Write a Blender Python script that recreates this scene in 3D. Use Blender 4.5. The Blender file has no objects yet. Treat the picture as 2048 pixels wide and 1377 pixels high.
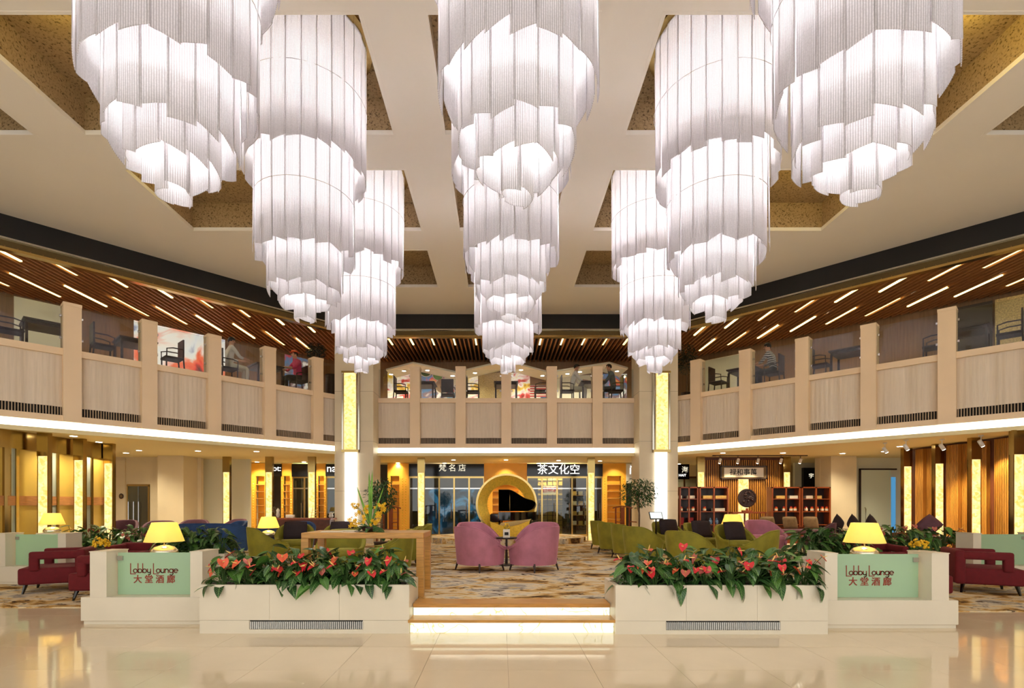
import bpy, bmesh, math, random
from mathutils import Vector, Matrix
random.seed(7)
PI = math.pi
S = bpy.context.scene
COL = S.collection

# ---------------------------------------------------------------- camera
F = 1050.0                       # focal length in pixels of the 2048x1377 frame
CX, CY, EYE = 1002.0, 1008.0, 1.6
cam_d = bpy.data.cameras.new('camera')
cam = bpy.data.objects.new('camera', cam_d)
COL.objects.link(cam)
cam_d.sensor_fit = 'HORIZONTAL'
cam_d.sensor_width = 36.0
cam_d.lens = 36.0 * F / 2048.0
cam_d.shift_x = (1024.0 - CX) / 2048.0
cam_d.shift_y = (CY - 688.5) / 2048.0
cam.location = (0, 0, EYE)
cam.rotation_euler = (PI / 2, 0, 0)
cam_d.clip_start = 0.05
cam_d.clip_end = 200
S.camera = cam

# ---------------------------------------------------------------- world and exposure
W = bpy.data.worlds.new('world')
S.world = W
W.use_nodes = True
W.node_tree.nodes['Background'].inputs[0].default_value = (1.0, 0.98, 0.95, 1)
W.node_tree.nodes['Background'].inputs[1].default_value = 0.74
S.view_settings.view_transform = 'Standard'
S.view_settings.look = 'None'
S.view_settings.exposure = 1.22
S.view_settings.gamma = 1.0
S.view_settings.use_curve_mapping = False

CH_POWER = 58.0       # each lamp inside a chandelier
DOWN_POWER = 58.0     # recessed downlights

MEZ_POWER = 30.0       # mezzanine downlights and added side spots

# ---------------------------------------------------------------- helpers
def P(x, y, D):
    """pixel of the photograph at depth D -> world point"""
    return Vector(((x - CX) * D / F, D, EYE + (CY - y) * D / F))

def lin(c):
    c = c / 255.0
    return c / 12.92 if c <= 0.04045 else ((c + 0.055) / 1.055) ** 2.4

def rgb(r, g, b):
    return (lin(r), lin(g), lin(b), 1.0)

MATS = {}
def new_mat(name):
    m = bpy.data.materials.new(name)
    m.use_nodes = True
    m.node_tree.nodes.clear()
    MATS[name] = m
    return m, m.node_tree.nodes, m.node_tree.links

def node(ns, t, **kw):
    n = ns.new(t)
    for k, v in kw.items():
        if k in n.inputs:
            n.inputs[k].default_value = v
        else:
            setattr(n, k, v)
    return n

def ramp(ns, stops, interp='LINEAR'):
    r = ns.new('ShaderNodeValToRGB')
    r.color_ramp.interpolation = interp
    el = r.color_ramp.elements
    while len(el) > 1:
        el.remove(el[-1])
    el[0].position = stops[0][0]
    el[0].color = stops[0][1]
    for p, c in stops[1:]:
        e = el.new(p)
        e.color = c
    return r

def pmat(name, col, rough=0.5, metal=0.0, var=0.0, scale=8.0, bump=0.0, bscale=40.0, sheen=0.0, coat=0.0,
         emit=None, estr=0.0, stretch=(1, 1, 1), spec=0.5, coords='Object'):
    """principled material with a little procedural colour variation"""
    m, ns, ls = new_mat(name)
    out = ns.new('ShaderNodeOutputMaterial')
    b = ns.new('ShaderNodeBsdfPrincipled')
    ls.new(b.outputs[0], out.inputs[0])
    b.inputs['Base Color'].default_value = col
    b.inputs['Roughness'].default_value = rough
    b.inputs['Metallic'].default_value = metal
    b.inputs['Specular IOR Level'].default_value = spec
    if sheen:
        b.inputs['Sheen Weight'].default_value = sheen
        b.inputs['Sheen Roughness'].default_value = 0.35
        b.inputs['Sheen Tint'].default_value = tuple(min(1, c * 2.2 + 0.15) for c in col[:3]) + (1,)
    if coat:
        b.inputs['Coat Weight'].default_value = coat
        b.inputs['Coat Roughness'].default_value = 0.05
    if emit:
        b.inputs['Emission Color'].default_value = emit
        b.inputs['Emission Strength'].default_value = estr
    if var or bump:
        tc = ns.new('ShaderNodeTexCoord')
        mp = ns.new('ShaderNodeMapping')
        mp.inputs['Scale'].default_value = stretch
        ls.new(tc.outputs[coords], mp.inputs[0])
    if var:
        n = node(ns, 'ShaderNodeTexNoise', Scale=scale, Detail=4.0)
        ls.new(mp.outputs[0], n.inputs['Vector'])
        lo = tuple(c * (1 - var) for c in col[:3]) + (1,)
        hi = tuple(min(1, c * (1 + var)) for c in col[:3]) + (1,)
        r = ramp(ns, [(0.3, lo), (0.7, hi)])
        ls.new(n.outputs[0], r.inputs[0])
        ls.new(r.outputs[0], b.inputs['Base Color'])
    if bump:
        n2 = node(ns, 'ShaderNodeTexNoise', Scale=bscale, Detail=3.0)
        ls.new(mp.outputs[0], n2.inputs['Vector'])
        bp = node(ns, 'ShaderNodeBump', Strength=bump, Distance=0.01)
        ls.new(n2.outputs[0], bp.inputs['Height'])
        ls.new(bp.outputs[0], b.inputs['Normal'])
    return m

def emat(name, col, strength):
    m, ns, ls = new_mat(name)
    out = ns.new('ShaderNodeOutputMaterial')
    e = node(ns, 'ShaderNodeEmission', Color=col, Strength=strength)
    ls.new(e.outputs[0], out.inputs[0])
    return m

class MB:
    """collects shapes; build() links them as ONE mesh object"""
    def __init__(self):
        self.v = []
        self.f = []
    def add(self, vs, fs, M=None):
        o = len(self.v)
        for p in vs:
            p = Vector(p)
            if M is not None:
                p = M @ p
            self.v.append(p)
        for f in fs:
            self.f.append([i + o for i in f])
        return self
    def box(self, x0, x1, y0, y1, z0, z1, M=None):
        vs = [(x0, y0, z0), (x1, y0, z0), (x1, y1, z0), (x0, y1, z0), (x0, y0, z1), (x1, y0, z1), (x1, y1, z1), (x0, y1, z1)]
        return self.add(vs, [(3, 2, 1, 0), (4, 5, 6, 7), (0, 1, 5, 4), (1, 2, 6, 5), (2, 3, 7, 6), (3, 0, 4, 7)], M)
    def rbox(self, x0, x1, y0, y1, z0, z1, r=0.03, seg=3, M=None):
        """box rounded on every edge"""
        bm = bmesh.new()
        bmesh.ops.create_cube(bm, size=1.0)
        for v in bm.verts:
            v.co = Vector((x0 + (v.co.x + .5) * (x1 - x0), y0 + (v.co.y + .5) * (y1 - y0), z0 + (v.co.z + .5) * (z1 - z0)))
        r = min(r, 0.49 * min(x1 - x0, y1 - y0, z1 - z0))
        bmesh.ops.bevel(bm, geom=bm.edges[:], offset=r, segments=seg, profile=0.5, affect='EDGES')
        bm.verts.index_update()
        vs = [v.co.copy() for v in bm.verts]
        fs = [[v.index for v in f.verts] for f in bm.faces]
        bm.free()
        return self.add(vs, fs, M)
    def prism(self, poly, z0, z1, M=None):
        n = len(poly)
        vs = [(p[0], p[1], z0) for p in poly] + [(p[0], p[1], z1) for p in poly]
        fs = [list(range(n))[::-1], list(range(n, 2 * n))]
        for i in range(n):
            j = (i + 1) % n
            fs.append((i, j, n + j, n + i))
        return self.add(vs, fs, M)
    def lathe(self, prof, seg=20, M=None, cap=True):
        """prof: list of (r, z) bottom to top"""
        vs, fs = [], []
        for r, z in prof:
            for k in range(seg):
                a = 2 * PI * k / seg
                vs.append((r * math.cos(a), r * math.sin(a), z))
        for i in range(len(prof) - 1):
            for k in range(seg):
                k2 = (k + 1) % seg
                fs.append((i * seg + k, i * seg + k2, (i + 1) * seg + k2, (i + 1) * seg + k))
        if cap:
            fs.append(list(range(seg))[::-1])
            fs.append([(len(prof) - 1) * seg + k for k in range(seg)])
        return self.add(vs, fs, M)
    def tube(self, pts, rad, seg=8, closed=False, M=None):
        pts = [Vector(p) for p in pts]
        n = len(pts)
        rr = rad if isinstance(rad, (list, tuple)) else [rad] * n
        vs, fs = [], []
        up = Vector((0, 0, 1))
        for i, p in enumerate(pts):
            a = pts[(i - 1) % n] if (closed or i > 0) else p
            b = pts[(i + 1) % n] if (closed or i < n - 1) else p
            t = (b - a)
            t = t.normalized() if t.length > 1e-9 else Vector((0, 0, 1))
            s = t.cross(up)
            if s.length < 1e-3:
                s = t.cross(Vector((1, 0, 0)))
            s.normalize()
            u = s.cross(t)
            for k in range(seg):
                an = 2 * PI * k / seg
                vs.append(p + (s * math.cos(an) + u * math.sin(an)) * rr[i])
        m = n if closed else n - 1
        for i in range(m):
            i2 = (i + 1) % n
            for k in range(seg):
                k2 = (k + 1) % seg
                fs.append((i * seg + k, i * seg + k2, i2 * seg + k2, i2 * seg + k))
        if not closed:
            fs.append(list(range(seg))[::-1])
            fs.append([(n - 1) * seg + k for k in range(seg)])
        return self.add(vs, fs, M)
    def sphere(self, c, r, seg=12, rings=8, M=None, sz=1.0):
        prof = []
        for i in range(rings + 1):
            a = -PI / 2 + PI * i / rings
            prof.append((max(1e-4, r * math.cos(a)), r * sz * math.sin(a)))
        T = Matrix.Translation(Vector(c))
        return self.lathe(prof, seg, (M @ T) if M is not None else T, cap=False)
    def grid(self, fn, nu, nv, closed_u=False, M=None):
        vs = [fn(i / (nu if closed_u else nu - 1), j / (nv - 1)) for i in range(nu) for j in range(nv)]
        fs = []
        for i in range(nu if closed_u else nu - 1):
            i2 = (i + 1) % nu
            for j in range(nv - 1):
                fs.append((i * nv + j, i2 * nv + j, i2 * nv + j + 1, i * nv + j + 1))
        return self.add(vs, fs, M)
    def mesh(self, name, m=None, smooth=False):
        me = bpy.data.meshes.new(name)
        me.from_pydata([tuple(p) for p in self.v], [], self.f)
        if m is not None:
            me.materials.append(MATS[m] if isinstance(m, str) else m)
        me.update()
        if smooth:
            me.polygons.foreach_set('use_smooth', [True] * len(me.polygons))
            try:
                me.set_sharp_from_angle(angle=math.radians(50))
            except Exception:
                pass
        return me
    def build(self, name, m=None, parent=None, smooth=False, recalc=True):
        me = self.mesh(name, m, smooth)
        if recalc:
            bm = bmesh.new()
            bm.from_mesh(me)
            bmesh.ops.recalc_face_normals(bm, faces=bm.faces[:])
            bm.to_mesh(me)
            bm.free()
            if smooth:
                me.polygons.foreach_set('use_smooth', [True] * len(me.polygons))
                try:
                    me.set_sharp_from_angle(angle=math.radians(50))
                except Exception:
                    pass
        return link(name, me, parent)

def link(name, me, parent=None, M=None):
    o = bpy.data.objects.new(name, me)
    COL.objects.link(o)
    if parent is not None:
        o.parent = parent
    if M is not None:
        o.matrix_local = M
    return o

def tag(o, label=None, cat=None, group=None, kind=None):
    if label:
        o['label'] = label
    if cat:
        o['category'] = cat
    if group:
        o['group'] = group
    if kind:
        o['kind'] = kind
    return o

def thing(name, label, cat, loc=(0, 0, 0), rz=0.0, group=None, sc=None):
    o = bpy.data.objects.new(name, None)
    o.empty_display_size = 0.1
    COL.objects.link(o)
    o.location = loc
    o.rotation_euler = (0, 0, rz)
    if sc:
        o.scale = sc
    return tag(o, label, cat, group)

def struct(o):
    o['kind'] = 'structure'
    return o

CHILDREN = {}
def kids(o):
    return [c for c in COL.objects if c.parent == o]

def copy_tree(o, parent=None, _m=None):
    if _m is None:
        _m = {}
        for c in COL.objects:
            if c.parent is not None:
                _m.setdefault(c.parent.name, []).append(c)
    c = o.copy()
    COL.objects.link(c)
    c.parent = parent
    for ch in _m.get(o.name, []):
        copy_tree(ch, c, _m)
    return c

def put(proto, used, loc, rz, label, group=None, sc=None):
    """first call moves the prototype itself, later calls copy it"""
    if used:
        o = copy_tree(proto)
    else:
        o = proto
        used.append(1)
    o.location = loc
    o.rotation_euler = (0, 0, rz)
    if sc:
        o.scale = sc
    o['label'] = label
    if group:
        o['group'] = group
    return o

def text(name, body, size, m, parent=None, loc=(0, 0, 0), rz=0.0, ext=0.004, bold=0.0, align='CENTER'):
    cu = bpy.data.curves.new(name, 'FONT')
    cu.body = body
    cu.size = size
    cu.extrude = ext
    cu.offset = bold
    cu.align_x = align
    cu.align_y = 'CENTER'
    cu.resolution_u = 3
    t = bpy.data.objects.new(name + '_src', cu)
    COL.objects.link(t)
    dg = bpy.context.evaluated_depsgraph_get()
    me = bpy.data.meshes.new_from_object(t.evaluated_get(dg))
    bpy.data.objects.remove(t)
    me.materials.clear()
    me.materials.append(MATS[m])
    return link(name, me, parent, Matrix.Translation(Vector(loc)) @ Matrix.Rotation(rz, 4, 'Z') @ Matrix.Rotation(PI / 2, 4, 'X'))

def lamp(name, kind, loc, power, col=(1, .85, .62), radius=0.08, parent=None, rot=None, spot=None, blend=0.6, size=None):
    d = bpy.data.lights.new(name, kind)
    d.energy = power
    d.color = col[:3]
    if kind in ('POINT', 'SPOT'):
        d.shadow_soft_size = radius
    if kind == 'SPOT':
        d.spot_size = spot or 1.8
        d.spot_blend = blend
    if kind == 'AREA' and size:
        d.shape = 'RECTANGLE'
        d.size, d.size_y = size
    o = bpy.data.objects.new(name, d)
    COL.objects.link(o)
    o.location = loc
    if rot:
        o.rotation_euler = rot
    if parent is not None:
        o.parent = parent
    return o
ORD = ['first', 'second', 'third', 'fourth', 'fifth', 'sixth', 'seventh', 'eighth', 'ninth', 'tenth', 'eleventh', 'twelfth', 'thirteenth', 'fourteenth', 'fifteenth', 'sixteenth', 'seventeenth', 'eighteenth', 'nineteenth', 'twentieth', 'twenty-first', 'twenty-second', 'twenty-third', 'twenty-fourth']
# ---------------------------------------------------------------- materials
pmat('marble', rgb(226, 208, 176), rough=0.07, var=0.05, scale=1.3, spec=0.55)
pmat('grout', rgb(150, 130, 100), rough=0.6)
pmat('cream_stone', rgb(228, 218, 196), rough=0.32, var=0.03, scale=2.0)
pmat('fascia', rgb(240, 213, 176), rough=0.5, var=0.05, scale=0.9)
pmat('bay_panel', rgb(226, 210, 188), rough=0.7, var=0.05, scale=6, stretch=(6, 6, .3))
pmat('grille', rgb(176, 152, 124), rough=0.5)
pmat('dark_gap', rgb(28, 25, 22), rough=0.7)
pmat('ceiling_paint', rgb(238, 232, 220), rough=0.8, var=0.02, scale=0.6)
pmat('soffit_paint', rgb(238, 222, 172), rough=0.7)
pmat('black_band', rgb(12, 12, 15), rough=0.35)
pmat('chrome_trim', rgb(190, 185, 170), rough=0.12, metal=1.0, bump=0.25, bscale=3)
pmat('dark_mirror', rgb(120, 108, 82), rough=0.06, metal=1.0, bump=0.3, bscale=2.5)
pmat('bronze', rgb(165, 140, 85), rough=0.18, metal=1.0)
pmat('gold_frame', rgb(205, 175, 110), rough=0.2, metal=1.0)
pmat('stone_wall', rgb(224, 208, 176), rough=0.45, var=0.05, scale=1.5)
pmat('white_wall', rgb(225, 222, 200), rough=0.6)
pmat('warm_yellow', rgb(205, 172, 80), rough=0.35, var=0.06, scale=1.0)
pmat('walnut', rgb(92, 48, 28), rough=0.4, var=0.25, scale=6, stretch=(1, 12, 1))
pmat('slat_wood', rgb(188, 130, 76), rough=0.5, var=0.2, scale=5, stretch=(8, 1, 8))
pmat('slat_back', rgb(24, 15, 11), rough=0.8)
pmat('oak', rgb(196, 142, 68), rough=0.35, var=0.18, scale=5, stretch=(1, 9, 9))
pmat('rosewood', rgb(140, 66, 28), rough=0.35, var=0.2, scale=6, stretch=(6, 6, 1))
pmat('flute_wood', rgb(176, 120, 48), rough=0.45, var=0.25, scale=4, stretch=(9, 9, .6))
pmat('orange_lacquer', rgb(244, 180, 58), rough=0.45, var=0.05, scale=3)
pmat('green_velvet', rgb(134, 126, 26), rough=0.75, sheen=0.6, var=0.22, scale=5)
pmat('pink_velvet', rgb(178, 112, 130), rough=0.75, sheen=0.6, var=0.14, scale=5)
pmat('blue_velvet', rgb(28, 62, 112), rough=0.75, sheen=0.6, var=0.2, scale=5)
pmat('plum_velvet', rgb(96, 58, 70), rough=0.75, sheen=0.5, var=0.2, scale=5)
pmat('red_fabric', rgb(104, 10, 20), rough=0.85, sheen=0.25, var=0.12, scale=14)
pmat('dark_cushion', rgb(38, 22, 26), rough=0.8, sheen=0.3, var=0.2, scale=9)
pmat('tan_cushion', rgb(128, 102, 66), rough=0.85, var=0.15, scale=12)
pmat('dark_leg', rgb(48, 26, 22), rough=0.35)
pmat('black_lacquer', rgb(8, 8, 10), rough=0.06, coat=0.5)
pmat('black_sign', rgb(18, 19, 22), rough=0.12)
pmat('gold_leaf', rgb(226, 182, 58), rough=0.38, metal=0.55, var=0.15, scale=18)
pmat('steel', rgb(200, 200, 198), rough=0.15, metal=1.0)
pmat('silver_dome', rgb(226, 218, 196), rough=0.22, metal=0.9, var=0.12, scale=7)
pmat('soil', rgb(42, 34, 26), rough=0.95, var=0.3, scale=40)
pmat('stem_green', rgb(70, 104, 42), rough=0.6)
pmat('bark', rgb(120, 96, 70), rough=0.9, var=0.2, scale=20)
pmat('pot_dark', rgb(52, 30, 28), rough=0.4)
pmat('pot_white', rgb(210, 205, 190), rough=0.3)
pmat('spathe_red', rgb(222, 52, 60), rough=0.3, var=0.15, scale=14)
pmat('spathe_orange', rgb(226, 98, 62), rough=0.35, var=0.18, scale=14)
pmat('spathe_pink', rgb(196, 104, 88), rough=0.4, var=0.15, scale=14)
pmat('spadix', rgb(236, 206, 120), rough=0.5)
pmat('yellow_petal', rgb(240, 190, 30), rough=0.5, var=0.15, scale=20)
pmat('blade_green', rgb(110, 160, 50), rough=0.45, var=0.2, scale=6)
pmat('paper', rgb(238, 230, 210), rough=0.7)
pmat('scroll_border', rgb(120, 96, 62), rough=0.7)
pmat('ink', rgb(24, 20, 18), rough=0.6)
pmat('red_ink', rgb(150, 48, 26), rough=0.5)
pmat('white_plastic', rgb(232, 232, 228), rough=0.35)
pmat('mezz_floor', rgb(165, 138, 110), rough=0.4)
pmat('dark_wood', rgb(46, 26, 22), rough=0.4, var=0.2, scale=7)
pmat('jar_orange', rgb(214, 120, 40), rough=0.2)
pmat('jar_label', rgb(236, 226, 200), rough=0.6)
pmat('jar_cap', rgb(190, 40, 30), rough=0.4)
pmat('box_yellow', rgb(214, 176, 96), rough=0.6, var=0.15, scale=20)
pmat('red_box', rgb(150, 24, 28), rough=0.6)
pmat('ceramic_blue', rgb(110, 140, 170), rough=0.25, var=0.3, scale=18)
pmat('skin', rgb(200, 150, 118), rough=0.6)
pmat('hair', rgb(18, 14, 14), rough=0.6)
pmat('shirt_grey', rgb(92, 104, 116), rough=0.8)
pmat('shirt_white', rgb(220, 212, 202), rough=0.8)
pmat('shirt_pink', rgb(206, 62, 110), rough=0.8)
pmat('trousers', rgb(34, 32, 36), rough=0.85)
pmat('trousers_white', rgb(214, 208, 190), rough=0.85)
pmat('hat_orange', rgb(226, 110, 60), rough=0.8)
pmat('wood_wall', rgb(150, 112, 70), rough=0.5, var=0.18, scale=3, stretch=(7, 7, .5))
pmat('dark_wall', rgb(60, 50, 42), rough=0.6)
pmat('stone_mosaic', rgb(196, 172, 112), rough=0.6, var=0.4, scale=30)
emat('bulb', (1.0, 0.95, 0.92, 1), 10.0)
emat('downlight_glow', (1.0, 0.92, 0.75, 1), 8.0)
emat('cove_glow', (1.0, 0.93, 0.74, 1), 2.2)
emat('strip_glow', (1.0, 0.74, 0.26, 1), 2.0)
emat('white_glow', (1.0, 0.97, 0.90, 1), 1.1)
emat('white_letter', (1.0, 0.97, 0.9, 1), .8)
emat('cream_letter', (1.0, 0.90, 0.66, 1), .45)
emat('tablet_screen', (0.86, 0.93, 0.85, 1), .5)
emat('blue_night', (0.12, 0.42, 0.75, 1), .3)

def striped(name, c1, c2, sx=60, axis='Z', rough=0.7):
    m, ns, ls = new_mat(name)
    out = ns.new('ShaderNodeOutputMaterial'); b = ns.new('ShaderNodeBsdfPrincipled'); ls.new(b.outputs[0], out.inputs[0])
    tc = ns.new('ShaderNodeTexCoord')
    w = ns.new('ShaderNodeTexWave'); w.bands_direction = axis; w.inputs['Scale'].default_value = sx
    ls.new(tc.outputs['Object'], w.inputs[0])
    r = ramp(ns, [(0.0, c1), (0.5, c2)], 'CONSTANT'); ls.new(w.outputs['Fac'], r.inputs[0])
    ls.new(r.outputs[0], b.inputs['Base Color']); b.inputs['Roughness'].default_value = rough
    return m
striped('zebra_shirt', rgb(24, 24, 26), rgb(215, 210, 205), 5, 'Z')
striped('flag_stripes', rgb(190, 40, 46), rgb(230, 225, 218), 3.2, 'Z')

def glass_mat(name, tint, refl=0.12, rough=0.02, opacity=0.0, opcol=(0.5, 0.5, 0.5, 1)):
    """clear pane: transparent + fresnel reflection, optionally a little body colour"""
    m, ns, ls = new_mat(name)
    out = ns.new('ShaderNodeOutputMaterial')
    t = node(ns, 'ShaderNodeBsdfTransparent', Color=tint)
    g = node(ns, 'ShaderNodeBsdfGlossy', Roughness=rough)
    fr = node(ns, 'ShaderNodeLayerWeight', Blend=refl)
    mx = ns.new('ShaderNodeMixShader')
    ls.new(fr.outputs['Fresnel'], mx.inputs[0]); ls.new(t.outputs[0], mx.inputs[1]); ls.new(g.outputs[0], mx.inputs[2])
    last = mx
    if opacity:
        d = node(ns, 'ShaderNodeBsdfDiffuse', Color=opcol)
        m2 = ns.new('ShaderNodeMixShader'); m2.inputs[0].default_value = opacity
        ls.new(mx.outputs[0], m2.inputs[1]); ls.new(d.outputs[0], m2.inputs[2]); last = m2
    ls.new(last.outputs[0], out.inputs[0])
    return m
glass_mat('rail_glass', (0.92, 0.95, 0.94, 1), 0.30)
glass_mat('shop_glass', (0.62, 0.66, 0.64, 1), 0.42)
glass_mat('smoked_glass', (0.30, 0.27, 0.20, 1), 0.45)

def frosted(name, col, rough=0.25, tr=0.5):
    m, ns, ls = new_mat(name)
    out = ns.new('ShaderNodeOutputMaterial')
    b = ns.new('ShaderNodeBsdfPrincipled'); b.inputs['Base Color'].default_value = col; b.inputs['Roughness'].default_value = rough
    t = node(ns, 'ShaderNodeBsdfTranslucent', Color=col)
    mx = ns.new('ShaderNodeMixShader'); mx.inputs[0].default_value = tr
    ls.new(b.outputs[0], mx.inputs[1]); ls.new(t.outputs[0], mx.inputs[2]); ls.new(mx.outputs[0], out.inputs[0])
    return m
frosted('frosted_green', rgb(196, 226, 194), 0.2, 0.4)
frosted('frosted_white', rgb(214, 222, 204), 0.3, 0.4)
frosted('door_glass', rgb(222, 230, 212), 0.3, 0.08)
frosted('lamp_shade', rgb(250, 234, 170), 0.7, 0.6)

# ribbed acrylic strips of the chandeliers (ribs run down the strip, local X across it)
m, ns, ls = new_mat('acrylic_strip')
out = ns.new('ShaderNodeOutputMaterial')
tc = ns.new('ShaderNodeTexCoord')
wv = ns.new('ShaderNodeTexWave'); wv.bands_direction = 'X'; wv.inputs['Scale'].default_value = 17.0
ls.new(tc.outputs['Object'], wv.inputs[0])
nz = node(ns, 'ShaderNodeTexNoise', Scale=70.0, Detail=3.0); ls.new(tc.outputs['Object'], nz.inputs['Vector'])
mixh = ns.new('ShaderNodeMath'); mixh.operation = 'ADD'; ls.new(wv.outputs['Fac'], mixh.inputs[0]); ls.new(nz.outputs[0], mixh.inputs[1])
cr = ramp(ns, [(0.45, (0.61, 0.585, 0.59, 1)), (1.3, (0.935, 0.91, 0.92, 1))])
hv = ns.new('ShaderNodeMath'); hv.operation = 'MULTIPLY'; hv.inputs[1].default_value = 0.62; ls.new(mixh.outputs[0], hv.inputs[0]); ls.new(hv.outputs[0], cr.inputs[0])
cr.color_ramp.elements[1].position = 0.95
bp = node(ns, 'ShaderNodeBump', Strength=0.35, Distance=0.004); ls.new(mixh.outputs[0], bp.inputs['Height'])
df = node(ns, 'ShaderNodeBsdfDiffuse'); tl = node(ns, 'ShaderNodeBsdfTranslucent'); gl = node(ns, 'ShaderNodeBsdfGlossy', Roughness=0.3)
for q in (df, tl):
    ls.new(cr.outputs[0], q.inputs['Color']); ls.new(bp.outputs[0], q.inputs['Normal'])
ls.new(bp.outputs[0], gl.inputs['Normal'])
m1 = ns.new('ShaderNodeMixShader'); m1.inputs[0].default_value = 0.62
ls.new(df.outputs[0], m1.inputs[1]); ls.new(tl.outputs[0], m1.inputs[2])
m2 = ns.new('ShaderNodeMixShader'); m2.inputs[0].default_value = 0.06
ls.new(m1.outputs[0], m2.inputs[1]); ls.new(gl.outputs[0], m2.inputs[2])
ls.new(m2.outputs[0], out.inputs[0])

# backlit onyx / shell panels
def onyx(name, c1, c2, strength, scale=16):
    m, ns, ls = new_mat(name)
    out = ns.new('ShaderNodeOutputMaterial')
    tc = ns.new('ShaderNodeTexCoord')
    v = node(ns, 'ShaderNodeTexVoronoi', Scale=scale); ls.new(tc.outputs['Object'], v.inputs['Vector'])
    n = node(ns, 'ShaderNodeTexNoise', Scale=scale * .25, Detail=5.0); ls.new(tc.outputs['Object'], n.inputs['Vector'])
    ad = ns.new('ShaderNodeMath'); ad.operation = 'ADD'
    sp = ns.new('ShaderNodeSeparateColor'); ls.new(v.outputs['Color'], sp.inputs[0])
    mu = ns.new('ShaderNodeMath'); mu.operation = 'MULTIPLY'; mu.inputs[1].default_value = 0.5
    ls.new(sp.outputs[0], mu.inputs[0]); ls.new(mu.outputs[0], ad.inputs[0]); ls.new(n.outputs[0], ad.inputs[1])
    r = ramp(ns, [(0.35, c1), (0.95, c2)]); ls.new(ad.outputs[0], r.inputs[0])
    e = node(ns, 'ShaderNodeEmission', Strength=strength); ls.new(r.outputs[0], e.inputs[0]); ls.new(e.outputs[0], out.inputs[0])
onyx('onyx', (1.0, 0.50, 0.07, 1), (1.0, 0.76, 0.34, 1), 0.66)

m, ns, ls = new_mat('onyx_riser')          # backlit veined marble of the steps
out = ns.new('ShaderNodeOutputMaterial'); tc = ns.new('ShaderNodeTexCoord')
n = node(ns, 'ShaderNodeTexNoise', Scale=2.2, Detail=2.0, Distortion=1.5); ls.new(tc.outputs['Object'], n.inputs['Vector'])
r = ramp(ns, [(0.0, (1.0, 0.98, 0.72, 1)), (0.485, (1.0, 0.98, 0.72, 1)), (0.5, (0.55, 0.48, 0.12, 1)), (0.515, (1.0, 0.97, 0.70, 1)), (1.0, (0.93, 0.95, 0.55, 1))])
ls.new(n.outputs[0], r.inputs[0])
e = node(ns, 'ShaderNodeEmission', Strength=0.72); ls.new(r.outputs[0], e.inputs[0]); ls.new(e.outputs[0], out.inputs[0])

# speckled acoustic plaster of the coffers
m, ns, ls = new_mat('coffer_plaster')
out = ns.new('ShaderNodeOutputMaterial'); b = ns.new('ShaderNodeBsdfPrincipled'); ls.new(b.outputs[0], out.inputs[0]); b.inputs['Roughness'].default_value = 0.9
tc = ns.new('ShaderNodeTexCoord'); n = node(ns, 'ShaderNodeTexNoise', Scale=26.0, Detail=5.0, Roughness=0.7); ls.new(tc.outputs['Object'], n.inputs['Vector'])
r = ramp(ns, [(0.36, rgb(84, 64, 40)), (0.46, rgb(168, 142, 102)), (0.8, rgb(186, 160, 118))]); ls.new(n.outputs[0], r.inputs[0]); ls.new(r.outputs[0], b.inputs['Base Color'])

# streaky lounge carpet
m, ns, ls = new_mat('carpet')
out = ns.new('ShaderNodeOutputMaterial'); b = ns.new('ShaderNodeBsdfPrincipled'); ls.new(b.outputs[0], out.inputs[0]); b.inputs['Roughness'].default_value = 0.95; b.inputs['Specular IOR Level'].default_value = 0.1
tc = ns.new('ShaderNodeTexCoord')
mp = ns.new('ShaderNodeMapping'); mp.inputs['Scale'].default_value = (1.0, 1.55, 1); mp.inputs['Rotation'].default_value = (0, 0, 0.12); ls.new(tc.outputs['Object'], mp.inputs[0])
n1 = node(ns, 'ShaderNodeTexNoise', Scale=1.5, Detail=6.0, Roughness=0.62, Distortion=0.6); ls.new(mp.outputs[0], n1.inputs['Vector'])
r1 = ramp(ns, [(0.30, rgb(58, 40, 28)), (0.38, rgb(120, 88, 52)), (0.43, rgb(200, 156, 88)), (0.50, rgb(226, 206, 164)), (0.56, rgb(214, 202, 180)), (0.62, rgb(150, 142, 136)), (0.68, rgb(220, 190, 130)), (0.76, rgb(96, 70, 46))])
ls.new(n1.outputs[0], r1.inputs[0])
n2 = node(ns, 'ShaderNodeTexNoise', Scale=3.2, Detail=5.0, Roughness=0.6, Distortion=1.2); ls.new(mp.outputs[0], n2.inputs['Vector'])
r2 = ramp(ns, [(0.585, (0, 0, 0, 1)), (0.64, (1, 1, 1, 1))]); ls.new(n2.outputs[0], r2.inputs[0])
mx = ns.new('ShaderNodeMix'); mx.data_type = 'RGBA'; ls.new(r2.outputs[0], mx.inputs[0]); ls.new(r1.outputs[0], mx.inputs[6]); mx.inputs[7].default_value = rgb(74, 50, 32)
ls.new(mx.outputs[2], b.inputs['Base Color'])

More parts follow.
